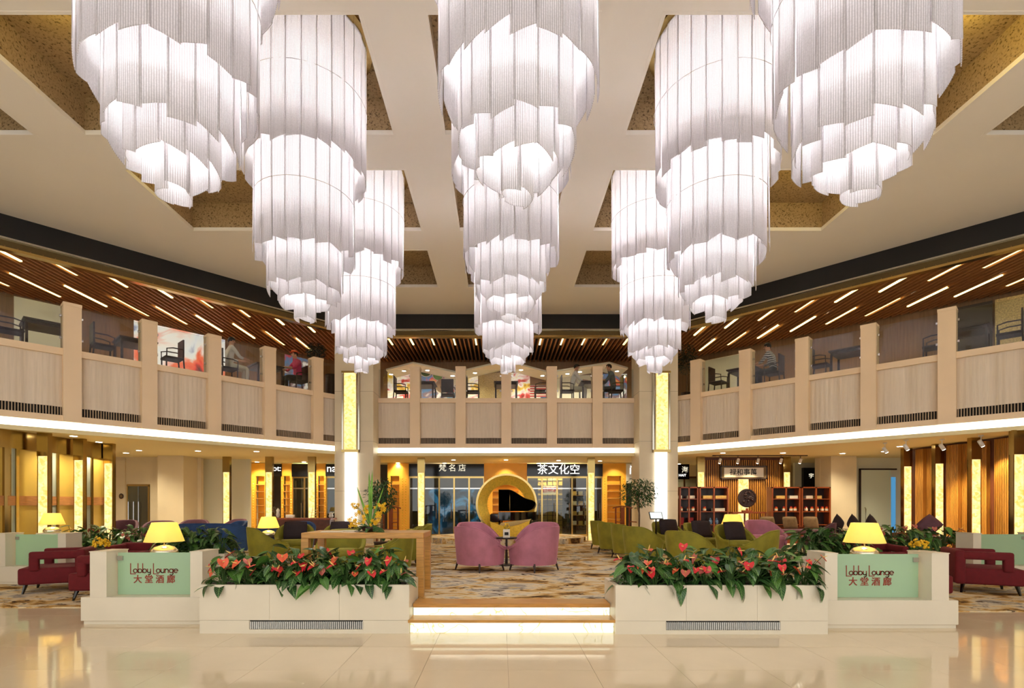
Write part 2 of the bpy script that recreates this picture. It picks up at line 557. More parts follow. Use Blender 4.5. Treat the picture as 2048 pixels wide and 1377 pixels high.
# anthurium leaf: pale midrib and side veins (local X across, Y along)
m, ns, ls = new_mat('leaf')
out = ns.new('ShaderNodeOutputMaterial'); b = ns.new('ShaderNodeBsdfPrincipled'); ls.new(b.outputs[0], out.inputs[0]); b.inputs['Roughness'].default_value = 0.32
tc = ns.new('ShaderNodeTexCoord'); sx = ns.new('ShaderNodeSeparateXYZ'); ls.new(tc.outputs['Object'], sx.inputs[0])
ab = ns.new('ShaderNodeMath'); ab.operation = 'ABSOLUTE'; ls.new(sx.outputs[0], ab.inputs[0])
lt = ns.new('ShaderNodeMath'); lt.operation = 'LESS_THAN'; lt.inputs[1].default_value = 0.0035; ls.new(ab.outputs[0], lt.inputs[0])
su = ns.new('ShaderNodeMath'); su.operation = 'SUBTRACT'; ls.new(sx.outputs[1], su.inputs[0]); ls.new(ab.outputs[0], su.inputs[1])
sn = ns.new('ShaderNodeMath'); sn.operation = 'MULTIPLY'; sn.inputs[1].default_value = 230.0; ls.new(su.outputs[0], sn.inputs[0])
si = ns.new('ShaderNodeMath'); si.operation = 'SINE'; ls.new(sn.outputs[0], si.inputs[0])
gt = ns.new('ShaderNodeMath'); gt.operation = 'GREATER_THAN'; gt.inputs[1].default_value = 0.93; ls.new(si.outputs[0], gt.inputs[0])
mxm = ns.new('ShaderNodeMath'); mxm.operation = 'MAXIMUM'; ls.new(lt.outputs[0], mxm.inputs[0]); ls.new(gt.outputs[0], mxm.inputs[1])
oi = ns.new('ShaderNodeObjectInfo')
rr = ramp(ns, [(0.0, rgb(26, 62, 26)), (0.6, rgb(40, 84, 32)), (1.0, rgb(84, 134, 48))]); ls.new(oi.outputs['Random'], rr.inputs[0])
mx = ns.new('ShaderNodeMix'); mx.data_type = 'RGBA'; ls.new(mxm.outputs[0], mx.inputs[0]); ls.new(rr.outputs[0], mx.inputs[6]); mx.inputs[7].default_value = rgb(112, 146, 82)
ls.new(mx.outputs[2], b.inputs['Base Color'])
pmat('ficus_leaf', rgb(44, 84, 36), rough=0.4, var=0.5, scale=9)
pmat('dark_leaf', rgb(22, 44, 24), rough=0.45, var=0.4, scale=9)

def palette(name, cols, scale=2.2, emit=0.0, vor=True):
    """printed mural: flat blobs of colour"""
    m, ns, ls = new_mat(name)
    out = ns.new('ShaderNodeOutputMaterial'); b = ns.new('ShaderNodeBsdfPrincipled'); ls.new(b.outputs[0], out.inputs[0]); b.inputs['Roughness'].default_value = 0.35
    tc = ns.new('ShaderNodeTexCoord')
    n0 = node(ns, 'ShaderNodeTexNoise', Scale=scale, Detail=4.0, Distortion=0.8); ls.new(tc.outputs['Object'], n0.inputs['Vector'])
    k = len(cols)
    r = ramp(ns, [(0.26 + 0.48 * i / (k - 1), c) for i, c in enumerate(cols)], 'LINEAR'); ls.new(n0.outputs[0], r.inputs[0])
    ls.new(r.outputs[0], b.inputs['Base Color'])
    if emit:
        ls.new(r.outputs[0], b.inputs['Emission Color']); b.inputs['Emission Strength'].default_value = emit  # glow added to the printed colours so the murals look strongly lit
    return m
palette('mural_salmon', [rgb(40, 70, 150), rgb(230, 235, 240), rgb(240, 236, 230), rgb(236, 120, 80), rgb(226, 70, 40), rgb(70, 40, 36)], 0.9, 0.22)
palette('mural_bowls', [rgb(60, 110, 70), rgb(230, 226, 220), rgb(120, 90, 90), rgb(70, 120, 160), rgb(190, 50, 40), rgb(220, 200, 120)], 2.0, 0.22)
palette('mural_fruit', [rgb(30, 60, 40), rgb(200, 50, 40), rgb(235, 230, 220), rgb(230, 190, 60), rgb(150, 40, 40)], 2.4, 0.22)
palette('night_trees', [rgb(4, 8, 12), rgb(8, 14, 20), rgb(20, 60, 90), rgb(70, 150, 210), rgb(8, 12, 16)], 1.6, 0.22)  # painted outdoor reflection for the shop glass, and the blue door artwork
# ================================================================ STRUCTURE
AX = 0.147                      # symmetry axis of the hall
ZC = 8.0                        # main ceiling
Z2 = 5.08                       # mezzanine floor
ZS = 3.2                        # soffit under the mezzanine
ZP = 0.32                       # lounge platform

# ---- main floor: bed + individual marble tiles
fl = struct(MB().box(-16, 16.5, -4, 22, -0.12, -0.014).build('floor', 'grout'))
TS = 0.82
tile_me = {}
def tile(x0, x1, y0, y1):
    key = (round(x1 - x0, 3), round(y1 - y0, 3))
    if key not in tile_me:
        w, d = key
        tile_me[key] = MB().box(0, w - 0.003, 0, d - 0.003, -0.014, 0.0).mesh('tile', 'marble')
    link('tile', tile_me[key], fl, Matrix.Translation((x0, y0, 0)))
for i in range(-14, 15):
    for j in range(0, 6):
        if j < 4 or abs(i) > 3:
            tile(i * TS + .07, (i + 1) * TS + .07, 3.4 + j * TS, 3.4 + (j + 1) * TS)
for x0, x1, y0, y1 in ((-16, 16.5, -4, 3.4), (-16, -14 * TS + .07, 3.4, 14), (15 * TS + .07, 16.5, 3.4, 14), (-14 * TS + .07, 15 * TS + .07, 3.4 + 6 * TS, 14)):
    o = MB().box(x0, x1, y0, y1, -0.014, 0.0).build('tile', 'marble', fl); o['kind'] = 'stuff'

# ---- raised lounge platform with carpet and two lit onyx steps
plat = [(-4.55, 7.62), (-1.12, 7.18), (-1.12, 6.97), (1.39, 6.97), (1.39, 7.12), (4.8, 7.45), (5.5, 11.2), (11.4, 11.9), (14.5, 12.5), (14.5, 22), (-14.5, 22), (-14.5, 12.5), (-10.3, 12.1), (-5.3, 11.4)]
pf = struct(MB().prism(plat, 0.0, ZP).build('floor_lounge', 'carpet'))
SX0, SX1 = -1.12, 1.39
st = struct(thing('floor_steps', None, None, (0, 0, 0)))
MB().box(SX0 - .02, SX1 + .02, 6.50, 6.98, 0.0, 0.138).build('step_core', 'grout', st)
MB().box(SX0, SX1, 6.478, 6.50, 0.005, 0.135).build('riser', 'onyx_riser', st)
MB().box(SX0 - .02, SX1 + .02, 6.43, 6.735, 0.138, 0.172).build('tread', 'oak', st)
MB().box(SX0, SX1, 6.72, 6.74, 0.172, 0.275).build('riser', 'onyx_riser', st)
MB().box(SX0, SX1, 6.74, 6.98, 0.172, 0.275).build('step_core', 'grout', st)
MB().box(SX0, SX1, 6.69, 7.03, 0.275, 0.325).build('tread', 'oak', st)

# floor level carpets in the two side pockets
for sx, lab in ((-1, 'streaky carpet in front of the left red armchairs'), (1, 'streaky carpet in front of the right red armchairs')):
    if sx < 0:
        poly = [(-10.55, 8.05), (-5.7, 8.05), (-5.7, 10.4), (-10.55, 10.3)]
    else:
        poly = [(5.95, 7.75), (11.6, 7.75), (11.6, 10.35), (7.2, 10.35), (7.2, 9.95), (5.95, 9.95)]
    tag(MB().prism(poly, 0.0, 0.012).build('carpet', 'carpet'), lab, 'carpet')

# ---- main ceiling: flat beams grid with sunk coffers
CW, CD = 2.32, 2.33
cofs = []
for r in range(-1, 4):
    for k in range(-3, 4):
        if (r == 3 and abs(k) > 1) or (r == 2 and abs(k) > 2):
            continue
        cofs.append((k, r))
xs = sorted({-15.5, 16.0} | {AX + 3.12 * k + s * CW / 2 for k in range(-3, 4) for s in (-1, 1)})
ys = sorted({-4.0, 22.0} | {7.98 + 3.2 * (r - 1) + s * CD / 2 for r in range(-1, 4) for s in (-1, 1)})
def in_cof(x, y):
    for k, r in cofs:
        if abs(x - AX - 3.12 * k) < CW / 2 and abs(y - (7.98 + 3.2 * (r - 1))) < CD / 2:
            return True
    return False
mb = MB()
for i in range(len(xs) - 1):
    for j in range(len(ys) - 1):
        if not in_cof((xs[i] + xs[i + 1]) / 2, (ys[j] + ys[j + 1]) / 2):
            mb.add([(xs[i], ys[j], ZC), (xs[i], ys[j + 1], ZC), (xs[i + 1], ys[j + 1], ZC), (xs[i + 1], ys[j], ZC)], [(0, 1, 2, 3)])
ceil = struct(mb.build('ceiling', 'ceiling_paint', recalc=False))
h = 0.68
cm = MB()
a, b = CW / 2, CD / 2
cm.add([(-a, -b, 0.06), (a, -b, 0.06), (a, b, 0.06), (-a, b, 0.06), (-a, -b, h), (a, -b, h), (a, b, h), (-a, b, h)],
       [(0, 1, 5, 4), (1, 2, 6, 5), (2, 3, 7, 6), (3, 0, 4, 7), (4, 5, 6, 7)])
cof_me = cm.mesh('coffer', 'coffer_plaster')
lm = MB()
t = 0.05
lm.box(-a - .001, a + .001, -b - .001, -b + t, -0.004, .075).box(-a - .001, a + .001, b - t, b + .001, -0.004, .075).box(-a - .001, -a + t, -b + t, b - t, -0.004, .075).box(a - t, a + .001, -b + t, b - t, -0.004, .075)
lip_me = lm.mesh('coffer_lip', 'ceiling_paint')
for k, r in cofs:
    c = link('coffer', cof_me, ceil, Matrix.Translation((AX + 3.12 * k, 7.98 + 3.2 * (r - 1), ZC)))
    link('coffer_lip', lip_me, c)
struct(MB().box(-15.5, 16, -4, 22, ZC + .9, ZC + 1.0).build('ceiling_roof', 'dark_gap'))

# ---- edge of the main ceiling: dark band + mirror trim above the mezzanine
EL, ER = (-4.85, 17.72), (5.2, 17.72)
edge = [(-14.6, 7.97), EL, ER, (14.9, 8.02)]
def poly_wall(pts, y0, y1, z0, z1):
    """wall following a polyline, thickness from y0 to y1 behind it"""
    mb = MB()
    segs = []
    nr = []
    for i in range(len(pts) - 1):
        d = Vector((pts[i + 1][0] - pts[i][0], pts[i + 1][1] - pts[i][1])).normalized()
        nr.append(Vector((-d.y, d.x)))
    def off(i, k):
        if i == 0:
            n = nr[0]; s = 1
        elif i == len(pts) - 1:
            n = nr[-1]; s = 1
        else:
            n = (nr[i - 1] + nr[i]).normalized(); s = 1 / max(.3, n.dot(nr[i]))
        return Vector(pts[i][:2]) + n * (k * s)
    for i in range(len(pts) - 1):
        q = [off(i, y0), off(i + 1, y0), off(i + 1, y1), off(i, y1)]
        mb.prism([(p.x, p.y) for p in q], z0, z1)
    return mb
struct(poly_wall(edge, 0.0, 0.15, 7.5, ZC - .001).build('wall_ceiling_band', 'black_band'))
tr = struct(poly_wall(edge, 0.03, 0.10, 7.30, 7.5).build('trim_1', 'dark_mirror'))
poly_wall(edge, -0.02, 0.05, 7.46, 7.50).build('trim_rail', 'steel', tr)
poly_wall(edge, -0.05, 0.12, 7.21, 7.27).build('trim_rail', 'gold_frame', tr)

# ---- mezzanine slatted ceiling
def yf(x):                      # front edge of the mezzanine ceiling at lateral position x
    if x < EL[0]:
        return EL[1] - (EL[0] - x) * (EL[1] - 7.97) / (EL[0] + 14.6)
    if x > ER[0]:
        return ER[1] - (x - ER[0]) * (ER[1] - 8.02) / (14.9 - ER[0])
    return EL[1]
def yb(x):
    return min(20.9, yf(x) + 4.75)
bpoly = [(x, yf(x) + .05) for x in (-14.4, EL[0], ER[0], 14.7)] + [(x, yb(x)) for x in (14.7, 6.8, ER[0], EL[0], -6.4, -14.4)]
sc_ = struct(MB().prism(bpoly, 7.33, 7.36).build('ceiling_mezzanine', 'slat_back'))
x = -14.2
slat_cache = {}
while x < 14.5:
    L = round(yb(x) - yf(x) - .12, 2)
    if L not in slat_cache:
        slat_cache[L] = MB().box(-.022, .022, 0, L, -.10, 0).mesh('slat', 'slat_wood')
    link('slat', slat_cache[L], sc_, Matrix.Translation((x, yf(x) + .06, 7.325)))
    x += 0.152
def strip(x, y0, L):
    L = round(L, 2)
    key = ('s', L)
    if key not in slat_cache:
        slat_cache[key] = MB().box(-.028, .028, 0, L, 0, .03).mesh('light_strip', 'strip_glow')
    link('light_strip', slat_cache[key], sc_, Matrix.Translation((x, y0, 7.225)))
for i in range(12):
    xl = EL[0] - .55 - .72 * i
    strip(xl, yf(xl) + .12, .68)
    if i > 1:
        strip(xl - .12, yf(xl) + 2.15, 1.45)
    xr = ER[0] + .55 + .72 * i
    strip(xr, yf(xr) + .12, 1.0)
    if i > 1:
        strip(xr + .12, yf(xr) + 2.25, 1.35)
for i in range(12):
    strip(EL[0] + 1.0 + .745 * i, EL[1] + .15, .75)

# ---- soffit / mezzanine floor slab
LO, LA = Vector((-5.74, 16.45, 0)), math.atan2(.739, .674)
RO, RA = Vector((6.2, 16.7, 0)), math.atan2(-.724, .69)
def lpt(s, y=0):
    return (LO.x + math.cos(LA) * s - math.sin(LA) * y, LO.y + math.sin(LA) * s + math.cos(LA) * y)
def rpt(s, y=0):
    return (RO.x + math.cos(RA) * s - math.sin(RA) * y, RO.y + math.sin(RA) * s + math.cos(RA) * y)
front = [lpt(-11.8), lpt(1.42), rpt(-1.1), rpt(11.4)]
fin = [lpt(-11.8, .12), (-4.83, 17.62), (5.49, 17.62), rpt(11.4, .12)]
slab = fin + [(15.6, 8.6), (15.6, 22), (-15.2, 22), (-15.2, 7.7)]
so = struct(MB().prism(slab, ZS, ZS + .05).build('ceiling_soffit', 'soffit_paint'))
struct(MB().prism(slab, Z2 - .06, Z2).build('floor_mezzanine', 'mezz_floor'))

# ---- balcony fronts
def balcony(name, M, s0, s1, piers, clamp=True):
    root = struct(thing(name, None, None))
    root.matrix_world = M
    MB().box(s0, s1, 0.0, .25, 4.97, Z2 + .04).build('rail_band', 'fascia', root)
    MB().box(s0, s1, 0.0, .25, 3.46, 3.60).build('lower_band', 'fascia', root)
    MB().box(s0, s1, 0.17, .25, 3.27, 4.97).build('backing', 'dark_gap', root)
    MB().box(s0, s1, 0.06, .10, 3.285, 3.46).build('cove_light', 'cove_glow', root)
    MB().box(s0, s1, -0.05, .16, 3.19, 3.285).build('cove_lip', 'soffit_paint', root)
    W = 0.33
    pm = MB().box(-W / 2, W / 2, -.05, .30, 3.46, 6.16).box(-W / 2 - .006, W / 2 + .006, -.056, .306, 6.10, 6.17).mesh('pier', 'fascia')
    edges = [s0] + list(piers) + [s1]
    for s in piers:
        link('pier', pm, root, Matrix.Translation((s, 0, 0)))
    cache = {}
    for i in range(len(edges) - 1):
        a = edges[i] + (W / 2 if i > 0 else 0)
        b = edges[i + 1] - (W / 2 if i < len(edges) - 2 else 0)
        L = round(b - a, 3)
        if L < 0.1:
            continue
        if L not in cache:
            per = 2 if L > .9 else 1
            def fn(u, v, L=L, per=per):
                wob = .045 * abs(math.sin(PI * per * u)) - .004 * math.cos(2 * PI * 11 * u)
                return (u * L, .115 - wob, 3.80 + v * 1.175)
            pmx = MB().grid(fn, 49, 2).mesh('bay_panel', 'bay_panel', smooth=True)
            g = MB()
            n = int(L / .05)
            for q in range(n):
                xx = (q + .3) * L / n
                yy = .115 - .045 * abs(math.sin(PI * per * xx / L))
                g.box(xx, xx + .02, yy, yy + .05, 3.60, 3.80)
            gm = g.mesh('grille', 'grille')
            gl = MB().box(0, L, .10, .112, Z2 + .05, Z2 + 1.02).mesh('glass_pane', 'rail_glass')
            cl = MB()
            for zz in (Z2 + .30, Z2 + .80):
                cl.box(.0, .05, .08, .13, zz - .025, zz + .025).box(L - .05, L, .08, .13, zz - .025, zz + .025)
            cache[L] = (pmx, gm, gl, cl.mesh('glass_clamp', 'steel'))
        T = Matrix.Translation((a, 0, 0))
        pn = link('bay_panel', cache[L][0], root, T)
        g = link('grille', cache[L][1], root, T)
        g['kind'] = 'stuff'
        gp = link('glass_pane', cache[L][2], root, T)
        link('glass_clamp', cache[L][3], gp)
    return root
ML = Matrix.Translation(LO) @ Matrix.Rotation(LA, 4, 'Z')
MR = Matrix.Translation(RO) @ Matrix.Rotation(RA, 4, 'Z')
MC = Matrix.Translation((0.175, 17.5, 0))
balcony('wall_balcony_left', ML, -11.8, 1.30, [-1.506 * k for k in range(7, -1, -1)])
balcony('wall_balcony_right', MR, -1.0, 11.4, [1.53 * k for k in range(0, 8)])
balcony('wall_balcony_center', MC, -4.45, 4.6, [1.52 * k for k in range(-2, 3)])

# ---- the two great corner columns with a lit onyx lantern
for i, cx in enumerate((-4.72, 5.06)):
    side = ('left', 'right')[i]
    c = struct(thing('wall_column_' + side, None, None, (cx, 17.35, 0)))
    MB().box(-.62, .62, -.5, .5, ZP, ZC).build('shaft', 'stone_wall', c)
    dx = -.08 if i == 0 else .06
    for z in (2.0, 3.6, 5.2, 6.8):
        MB().box(-.622, .622, -.502, .502, z, z + .008).build('joint', 'grout', c)
    t_ = MB().box(dx - .19, dx + .19, -.58, -.5, ZP, 3.24).build('light_panel', 'white_glow', c)
    lt = thing('wall_lantern', 'tall onyx lantern on the %s corner column below the balcony' % side, 'lamp', (cx + dx, 16.85, 0))
    MB().box(-.19, .19, -.16, -.02, 3.32, 5.76).build('onyx_panel', 'onyx', lt)
    MB().box(-.27, .27, -.19, .0, 3.24, 3.32).box(-.27, .27, -.19, .0, 5.76, 5.82).box(-.215, -.19, -.17, .0, 3.32, 5.76).box(.19, .215, -.17, .0, 3.32, 5.76).build('frame', 'bronze', lt)
    MB().box(-.28, -.215, -.1, .0, 3.32, 5.76).box(.215, .28, -.1, .0, 3.32, 5.76).build('mirror_side', 'chrome_trim', lt)

# ---- walls of the hall
struct(MB().box(-15.4, -15.2, -4, 22, 0, 9).build('wall_left', 'stone_wall'))
struct(MB().box(15.6, 15.8, -4, 22, 0, 9).build('wall_right', 'stone_wall'))
struct(MB().box(-15.4, 15.8, 22, 22.2, 0, 9).build('wall_back', 'stone_wall'))

# mezzanine back walls (45 degrees at the sides)
mb_ = [(-15, 12.2), (-6.6, 20.9), (7.0, 20.9), (15.4, 12.3)]
mw = struct(poly_wall(mb_, 0.0, 0.12, Z2, ZC).build('wall_mezzanine', 'wood_wall'))

# ---- recessed downlights (soffit), a few of them added
dl_px = [(147, 872), (278, 901), (252, 906), (396, 902), (422, 924), (513, 903), (514, 924), (608, 924), (796, 926), (907, 920), (889, 926.5), (1012, 920), (983, 927),
         (1117, 921), (1077, 927), (1446, 906), (1566, 906), (1685, 907), (1768, 903), (1358, 928), (1200, 922), (198, 884), (1800, 893)]  # the leftmost pair and the one by the frosted door are added wall fill
dl_ring = MB().lathe([(.095, -.012), (.10, 0.0)], 20).mesh('ring', 'white_plastic')
dl_disc = MB().lathe([(.07, -.016), (.072, -.004)], 16).mesh('lens', 'downlight_glow')
for di, (px, py) in enumerate(sorted(dl_px)):
    D = (ZS - EYE) * F / (CY - py)
    X = (px - CX) * D / F
    o = thing('downlight', 'small round recessed downlight in the soffit, %s from the left' % ORD[di], 'ceiling light', (X, D, ZS), 0, 'recessed downlights under the balcony')
    link('ring', dl_ring, o)
    link('lens', dl_disc, o)
    lamp('downlight_beam', 'SPOT', (0, 0, -.05), DOWN_POWER, (1.0, .86, .60), .06, o, spot=2.4, blend=.8)
# ================================================================ CHANDELIERS
TIERS = [  # radius, top, hem, strips, ragged hem, slant
    (0.89, 8.62, 6.56, 28, .07, .05),
    (0.71, 6.98, 5.32, 22, .06, .06),
    (0.535, 5.78, 4.83, 17, .055, .05),
    (0.375, 5.15, 4.64, 12, .05, .05),
    (0.15, 4.95, 4.41, 5, .03, .03)]
rnd = random.Random(3)
strip_me = []
for R, zt, zb, n, rag, sl in TIERS:
    vs = []
    w = 2 * PI * R / n * 1.085
    for q in range(7):
        L = zt - zb + rnd.uniform(-rag, rag)
        a, b = rnd.uniform(-sl, sl), 0
        mb = MB()
        cols = 5
        P_ = []
        for sgn in (1, -1):
            for i in range(cols):
                u = i / (cols - 1) - .5
                sag = -(u * w) ** 2 / (2 * R)
                P_.append((u * w, sag + sgn * .003, 0.0))
                P_.append((u * w, sag + sgn * .003, -L + a * u * 2))
        fs = []
        k = 2 * cols
        for i in range(cols - 1):
            fs.append((2 * i, 2 * i + 1, 2 * i + 3, 2 * i + 2))
            fs.append((k + 2 * i, k + 2 * i + 2, k + 2 * i + 3, k + 2 * i + 1))
            fs.append((2 * i + 1, k + 2 * i + 1, k + 2 * i + 3, 2 * i + 3))
        fs.append((0, k, k + 1, 1)); fs.append((2 * cols - 2, 2 * cols - 1, k + 2 * cols - 1, k + 2 * cols - 2))
        mb.add(P_, fs)
        vs.append(mb.mesh('acrylic_strip', 'acrylic_strip', smooth=True))
    strip_me.append(vs)
def ring(R, z, r=.008, seg=36):
    return [(R * math.cos(2 * PI * k / seg), R * math.sin(2 * PI * k / seg), z) for k in range(seg)]
fr = MB()
for R, zt, zb, n, rag, sl in TIERS:
    fr.tube(ring(R - .03, zt - .05), .012, 6, True)
    fr.box(-R + .03, R - .03, -.01, .01, zt - .06, zt - .04).box(-.01, .01, -R + .03, R - .03, zt - .06, zt - .04)
fr.tube([(0, 0, 8.66), (0, 0, 4.6)], .018, 8)
frame_me = fr.mesh('frame', 'steel')
canopy_me = MB().lathe([(.99, 8.60), (1.0, 8.62), (1.0, 8.675), (.1, 8.678)], 40).mesh('canopy', 'bronze')
seam_me = [MB().tube(ring(a_, b_), .004, 5, True).mesh('seam_ring', 'steel') for a_, b_ in ((.906, 7.62), (.726, 6.15))]
bulb_me = MB().sphere((0, 0, 0), .035, 10, 6).mesh('bulb', 'bulb', smooth=True)
rows = ('nearest the entrance', 'in the middle row', 'in the back row above the lounge')
cols_ = ('left', 'center', 'right')
for r in range(3):
    for k in (-1, 0, 1):
        X, Y = AX + 3.12 * k, 7.98 + 3.2 * (r - 1)
        o = thing('chandelier', 'tiered ribbed acrylic chandelier, %s one %s' % (cols_[k + 1], rows[r]), 'chandelier', (X, Y, 0), 0, 'tiered white acrylic chandeliers')
        link('canopy', canopy_me, o)
        link('frame', frame_me, o)
        for q in seam_me:
            link('seam_ring', q, o)
        rnd = random.Random(100 + r * 10 + k)
        for ti, (R, zt, zb, n, rag, sl) in enumerate(TIERS):
            ph = rnd.random() * 6.28
            for i in range(n):
                an = ph + 2 * PI * i / n
                rad = R + (.007 if i % 2 else -.007)
                M = Matrix.Rotation(an - PI / 2, 4, 'Z') @ Matrix.Translation((0, rad, zt)) @ Matrix.Rotation(rnd.uniform(-.035, .035), 4, 'Z') @ Matrix.Rotation(rnd.uniform(-.012, .012), 4, 'X')
                link('acrylic_strip', rnd.choice(strip_me[ti]), o, M)
        for z, f_ in ((8.1, .55), (7.5, .62), (6.95, .62), (6.25, .5), (5.7, .42), (5.1, .30), (4.75, .06)):
            for q in range(3):
                a_ = q * 2.1 + z
                rr = .03 + .10 * f_
                link('bulb', bulb_me, o, Matrix.Translation((rr * math.cos(a_), rr * math.sin(a_), z + .03 * q)))
            lamp('chandelier_lamp', 'POINT', (0, 0, z), CH_POWER * f_ * (1.2 if r == 2 else 1.0), (.975, .98, 1.0), .09, o)

# small yellow uplights tucked behind the lips of the outer coffers
for k in (-2, 2):
    for r in (1, 2):
        sx_ = 1 if k > 0 else -1
        lamp('coffer_lamp', 'POINT', (AX + 3.12 * k + .2 * sx_, 7.98 + 3.2 * (r - 1) - CD / 2 + .45, ZC + .35), 11 if k > 0 else 4, (1, .80, .16), .06)
# ================================================================ GROUND FLOOR WALLS, PILLARS AND SHOPS
def X_(px, D):
    return (px - CX) * D / F
def Z_(py, D):
    return EYE + (CY - py) * D / F

# ---- lit onyx pillars with bronze heads
pl_on = MB().box(-.10, .10, -.05, .03, 0, 2.67).mesh('onyx_shaft', 'onyx')
pl_hd = MB().box(-.125, .125, -.06, .06, 2.67, ZS).mesh('bronze_head', 'bronze')
pl_ed = MB()
pl_ed.box(-.125, -.1, -.045, .06, 0, 2.67).box(.1, .125, -.045, .06, 0, 2.67).box(-.125, .125, .03, .06, 0, 2.67)
pl_ed = pl_ed.mesh('bronze_edge', 'bronze')
def pillar(X, Y, label, z0=0.0):
    o = thing('onyx_pillar', label, 'pillar', (X, Y, z0), 0, 'lit onyx pillars')
    link('onyx_shaft', pl_on, o, Matrix.Diagonal((1, 1, (2.67 - z0) / 2.67, 1)))
    link('bronze_head', pl_hd, o, Matrix.Translation((0, 0, -z0)))
    link('bronze_edge', pl_ed, o, Matrix.Diagonal((1, 1, (2.67 - z0) / 2.67, 1)))
    return o
for i, (px, D) in enumerate(((6, 11.3), (89, 11.85), (160, 12.95), (219, 14.0))):
    pillar(X_(px, D), D, 'lit onyx pillar in the row on the left wall, %s from the front' % ORD[i])
for i, (px, D) in enumerate(((2034, 11.45), (1949, 12.75), (1876, 14.1), (1813, 15.15))):
    pillar(X_(px, D), D, 'lit onyx pillar between the fluted wood panels, %s from the front' % ORD[i], ZP if D > 12.2 else 0)
for i, px in enumerate((454, 539, 624)):
    pillar(X_(px, 17.9), 17.9, 'lit onyx pillar in front of the left shops, %s from the left' % ORD[i], ZP)
pillar(X_(840, 18.0), 18.3, 'lit onyx pillar left of the piano stage', ZP)
pillar(X_(1185, 18.0), 18.3, 'lit onyx pillar right of the piano stage', ZP)
pillar(X_(1401, 17.9), 17.9, 'lit onyx pillar behind the left tea cabinet', ZP)
pillar(X_(1574, 17.9), 17.95, 'lit onyx pillar behind the right tea cabinet', ZP)

# ---- left wall: yellow paints in the mirror glass reflection; wood band and mirror strips
wl = struct(MB().box(-10.75, -10.62, 10.9, 14.25, 0, ZS).build('wall_left_lobby', 'warm_yellow'))
MB().box(-10.62, -10.585, 10.9, 14.25, 1.56, 1.77).build('wood_band', 'slat_wood', wl)
MB().box(-10.62, -10.59, 10.9, 14.25, 2.80, 3.19).build('mirror_band', 'bronze', wl)
for D in (11.35, 12.4, 13.45):
    MB().box(-10.62, -10.57, D - .17, D - .10, 0, 2.8).box(-10.62, -10.57, D + .10, D + .17, 0, 2.8).build('mirror_strip', 'bronze', wl)
    MB().box(-10.62, -10.60, D - .10, D + .10, 0, 2.8).build('frosted_strip', 'frosted_white', wl)

# ---- back walls beyond it
w1 = struct(MB().box(-15.2, X_(250, 17.95), 17.95, 18.1, 0, ZS).build('wall_plaque', 'stone_wall'))
pq = thing('wall_plaque_sign', 'small dark oval plaque on the stone wall left of the glass door', 'plaque', (X_(243, 17.93), 17.93, Z_(993, 17.93)))
Mq = Matrix.Rotation(PI / 2, 4, 'X')
MB().lathe([(.075, 0), (.08, .015), (.07, .02)], 20, Mq @ Matrix.Diagonal((1, 1.15, 1, 1))).build('rim', 'dark_wood', pq)
MB().lathe([(.05, .02), (.045, .026)], 16, Mq @ Matrix.Diagonal((1, 1.15, 1, 1))).build('face', 'scroll_border', pq)
struct(MB().box(X_(250, 18), X_(300, 18), 18.0, 18.1, 2.27, ZS).build('wall_door_head', 'stone_wall'))
dx0, dx1 = X_(252, 18.02), X_(298, 18.02)
dd = struct(thing('door_1', None, None, (dx0, 18.03, ZP)))
wdt = dx1 - dx0
MB().box(0, wdt, 0, .04, 1.88, 1.95).box(0, .05, 0, .04, 0, 1.9).box(wdt - .05, wdt, 0, .04, 0, 1.9).build('door_frame', 'gold_frame', dd)
for q in range(2):
    pn = MB().box(.05 + q * (wdt - .1) / 2, .05 + (q + 1) * (wdt - .1) / 2 - .01, .015, .025, 0, 1.88).build('pane', 'shop_glass', dd)
    MB().tube([(.1 + q * .35, -.04, .35), (.1 + q * .35, -.04, 1.35)], .018, 8).build('handle', 'steel', pn)
MB().tube([(.28, -.04, .35), (.28, -.04, 1.35)], .018, 8).build('handle', 'steel', dd)
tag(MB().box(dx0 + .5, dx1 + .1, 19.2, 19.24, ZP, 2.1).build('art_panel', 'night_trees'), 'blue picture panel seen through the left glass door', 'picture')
struct(MB().box(X_(315, 17.5), X_(367, 17.5), 17.5, 18.3, 0, ZS).build('wall_stone_pier_left', 'stone_wall'))
struct(MB().box(X_(300, 18), X_(318, 18), 18.0, 18.2, 0, ZS).build('wall_stone_strip', 'stone_wall'))
struct(MB().box(X_(367, 18.3), X_(402, 18.3), 18.3, 18.45, 0, ZS).build('wall_left_rear', 'stone_wall'))
struct(MB().box(X_(400, 18.9), X_(500, 18.9), 18.9, 19.0, 0, ZS).build('wall_left_pale', 'white_wall'))

# ---- right wall: fluted timber between the pillars
wr = struct(MB().box(12.02, 12.15, 10.4, 15.5, 0, ZS).build('wall_right_lobby', 'walnut'))
fpD = [(10.45, 11.3), (11.6, 12.6), (12.9, 13.95), (14.25, 15.0)]
for (a, b) in fpD:
    fm = MB()
    n = int((b - a) / .045)
    for q in range(n):
        y = a + (q + .15) * (b - a) / n
        dpt = .06 if q < n * .62 else .16
        fm.box(12.02 - dpt - .03, 12.02 - .001, y, y + .032, 0, 3.14)
    fm.box(11.99, 12.02, a, b, 0, 3.14)
    fo = fm.build('fluted_panel', 'flute_wood', wr)
struct(MB().box(X_(1662, 17.6), X_(1713, 17.6), 17.6, 18.4, 0, ZS).build('wall_stone_pier_right', 'stone_wall'))
struct(MB().box(X_(1590, 20.6), X_(1690, 20.6), 20.6, 20.75, 0, ZS).build('wall_tea_rear', 'white_wall'))
struct(MB().box(X_(1640, 18.2), X_(1664, 18.2), 18.2, 18.5, 0, ZS).build('wall_right_rear', 'stone_wall'))
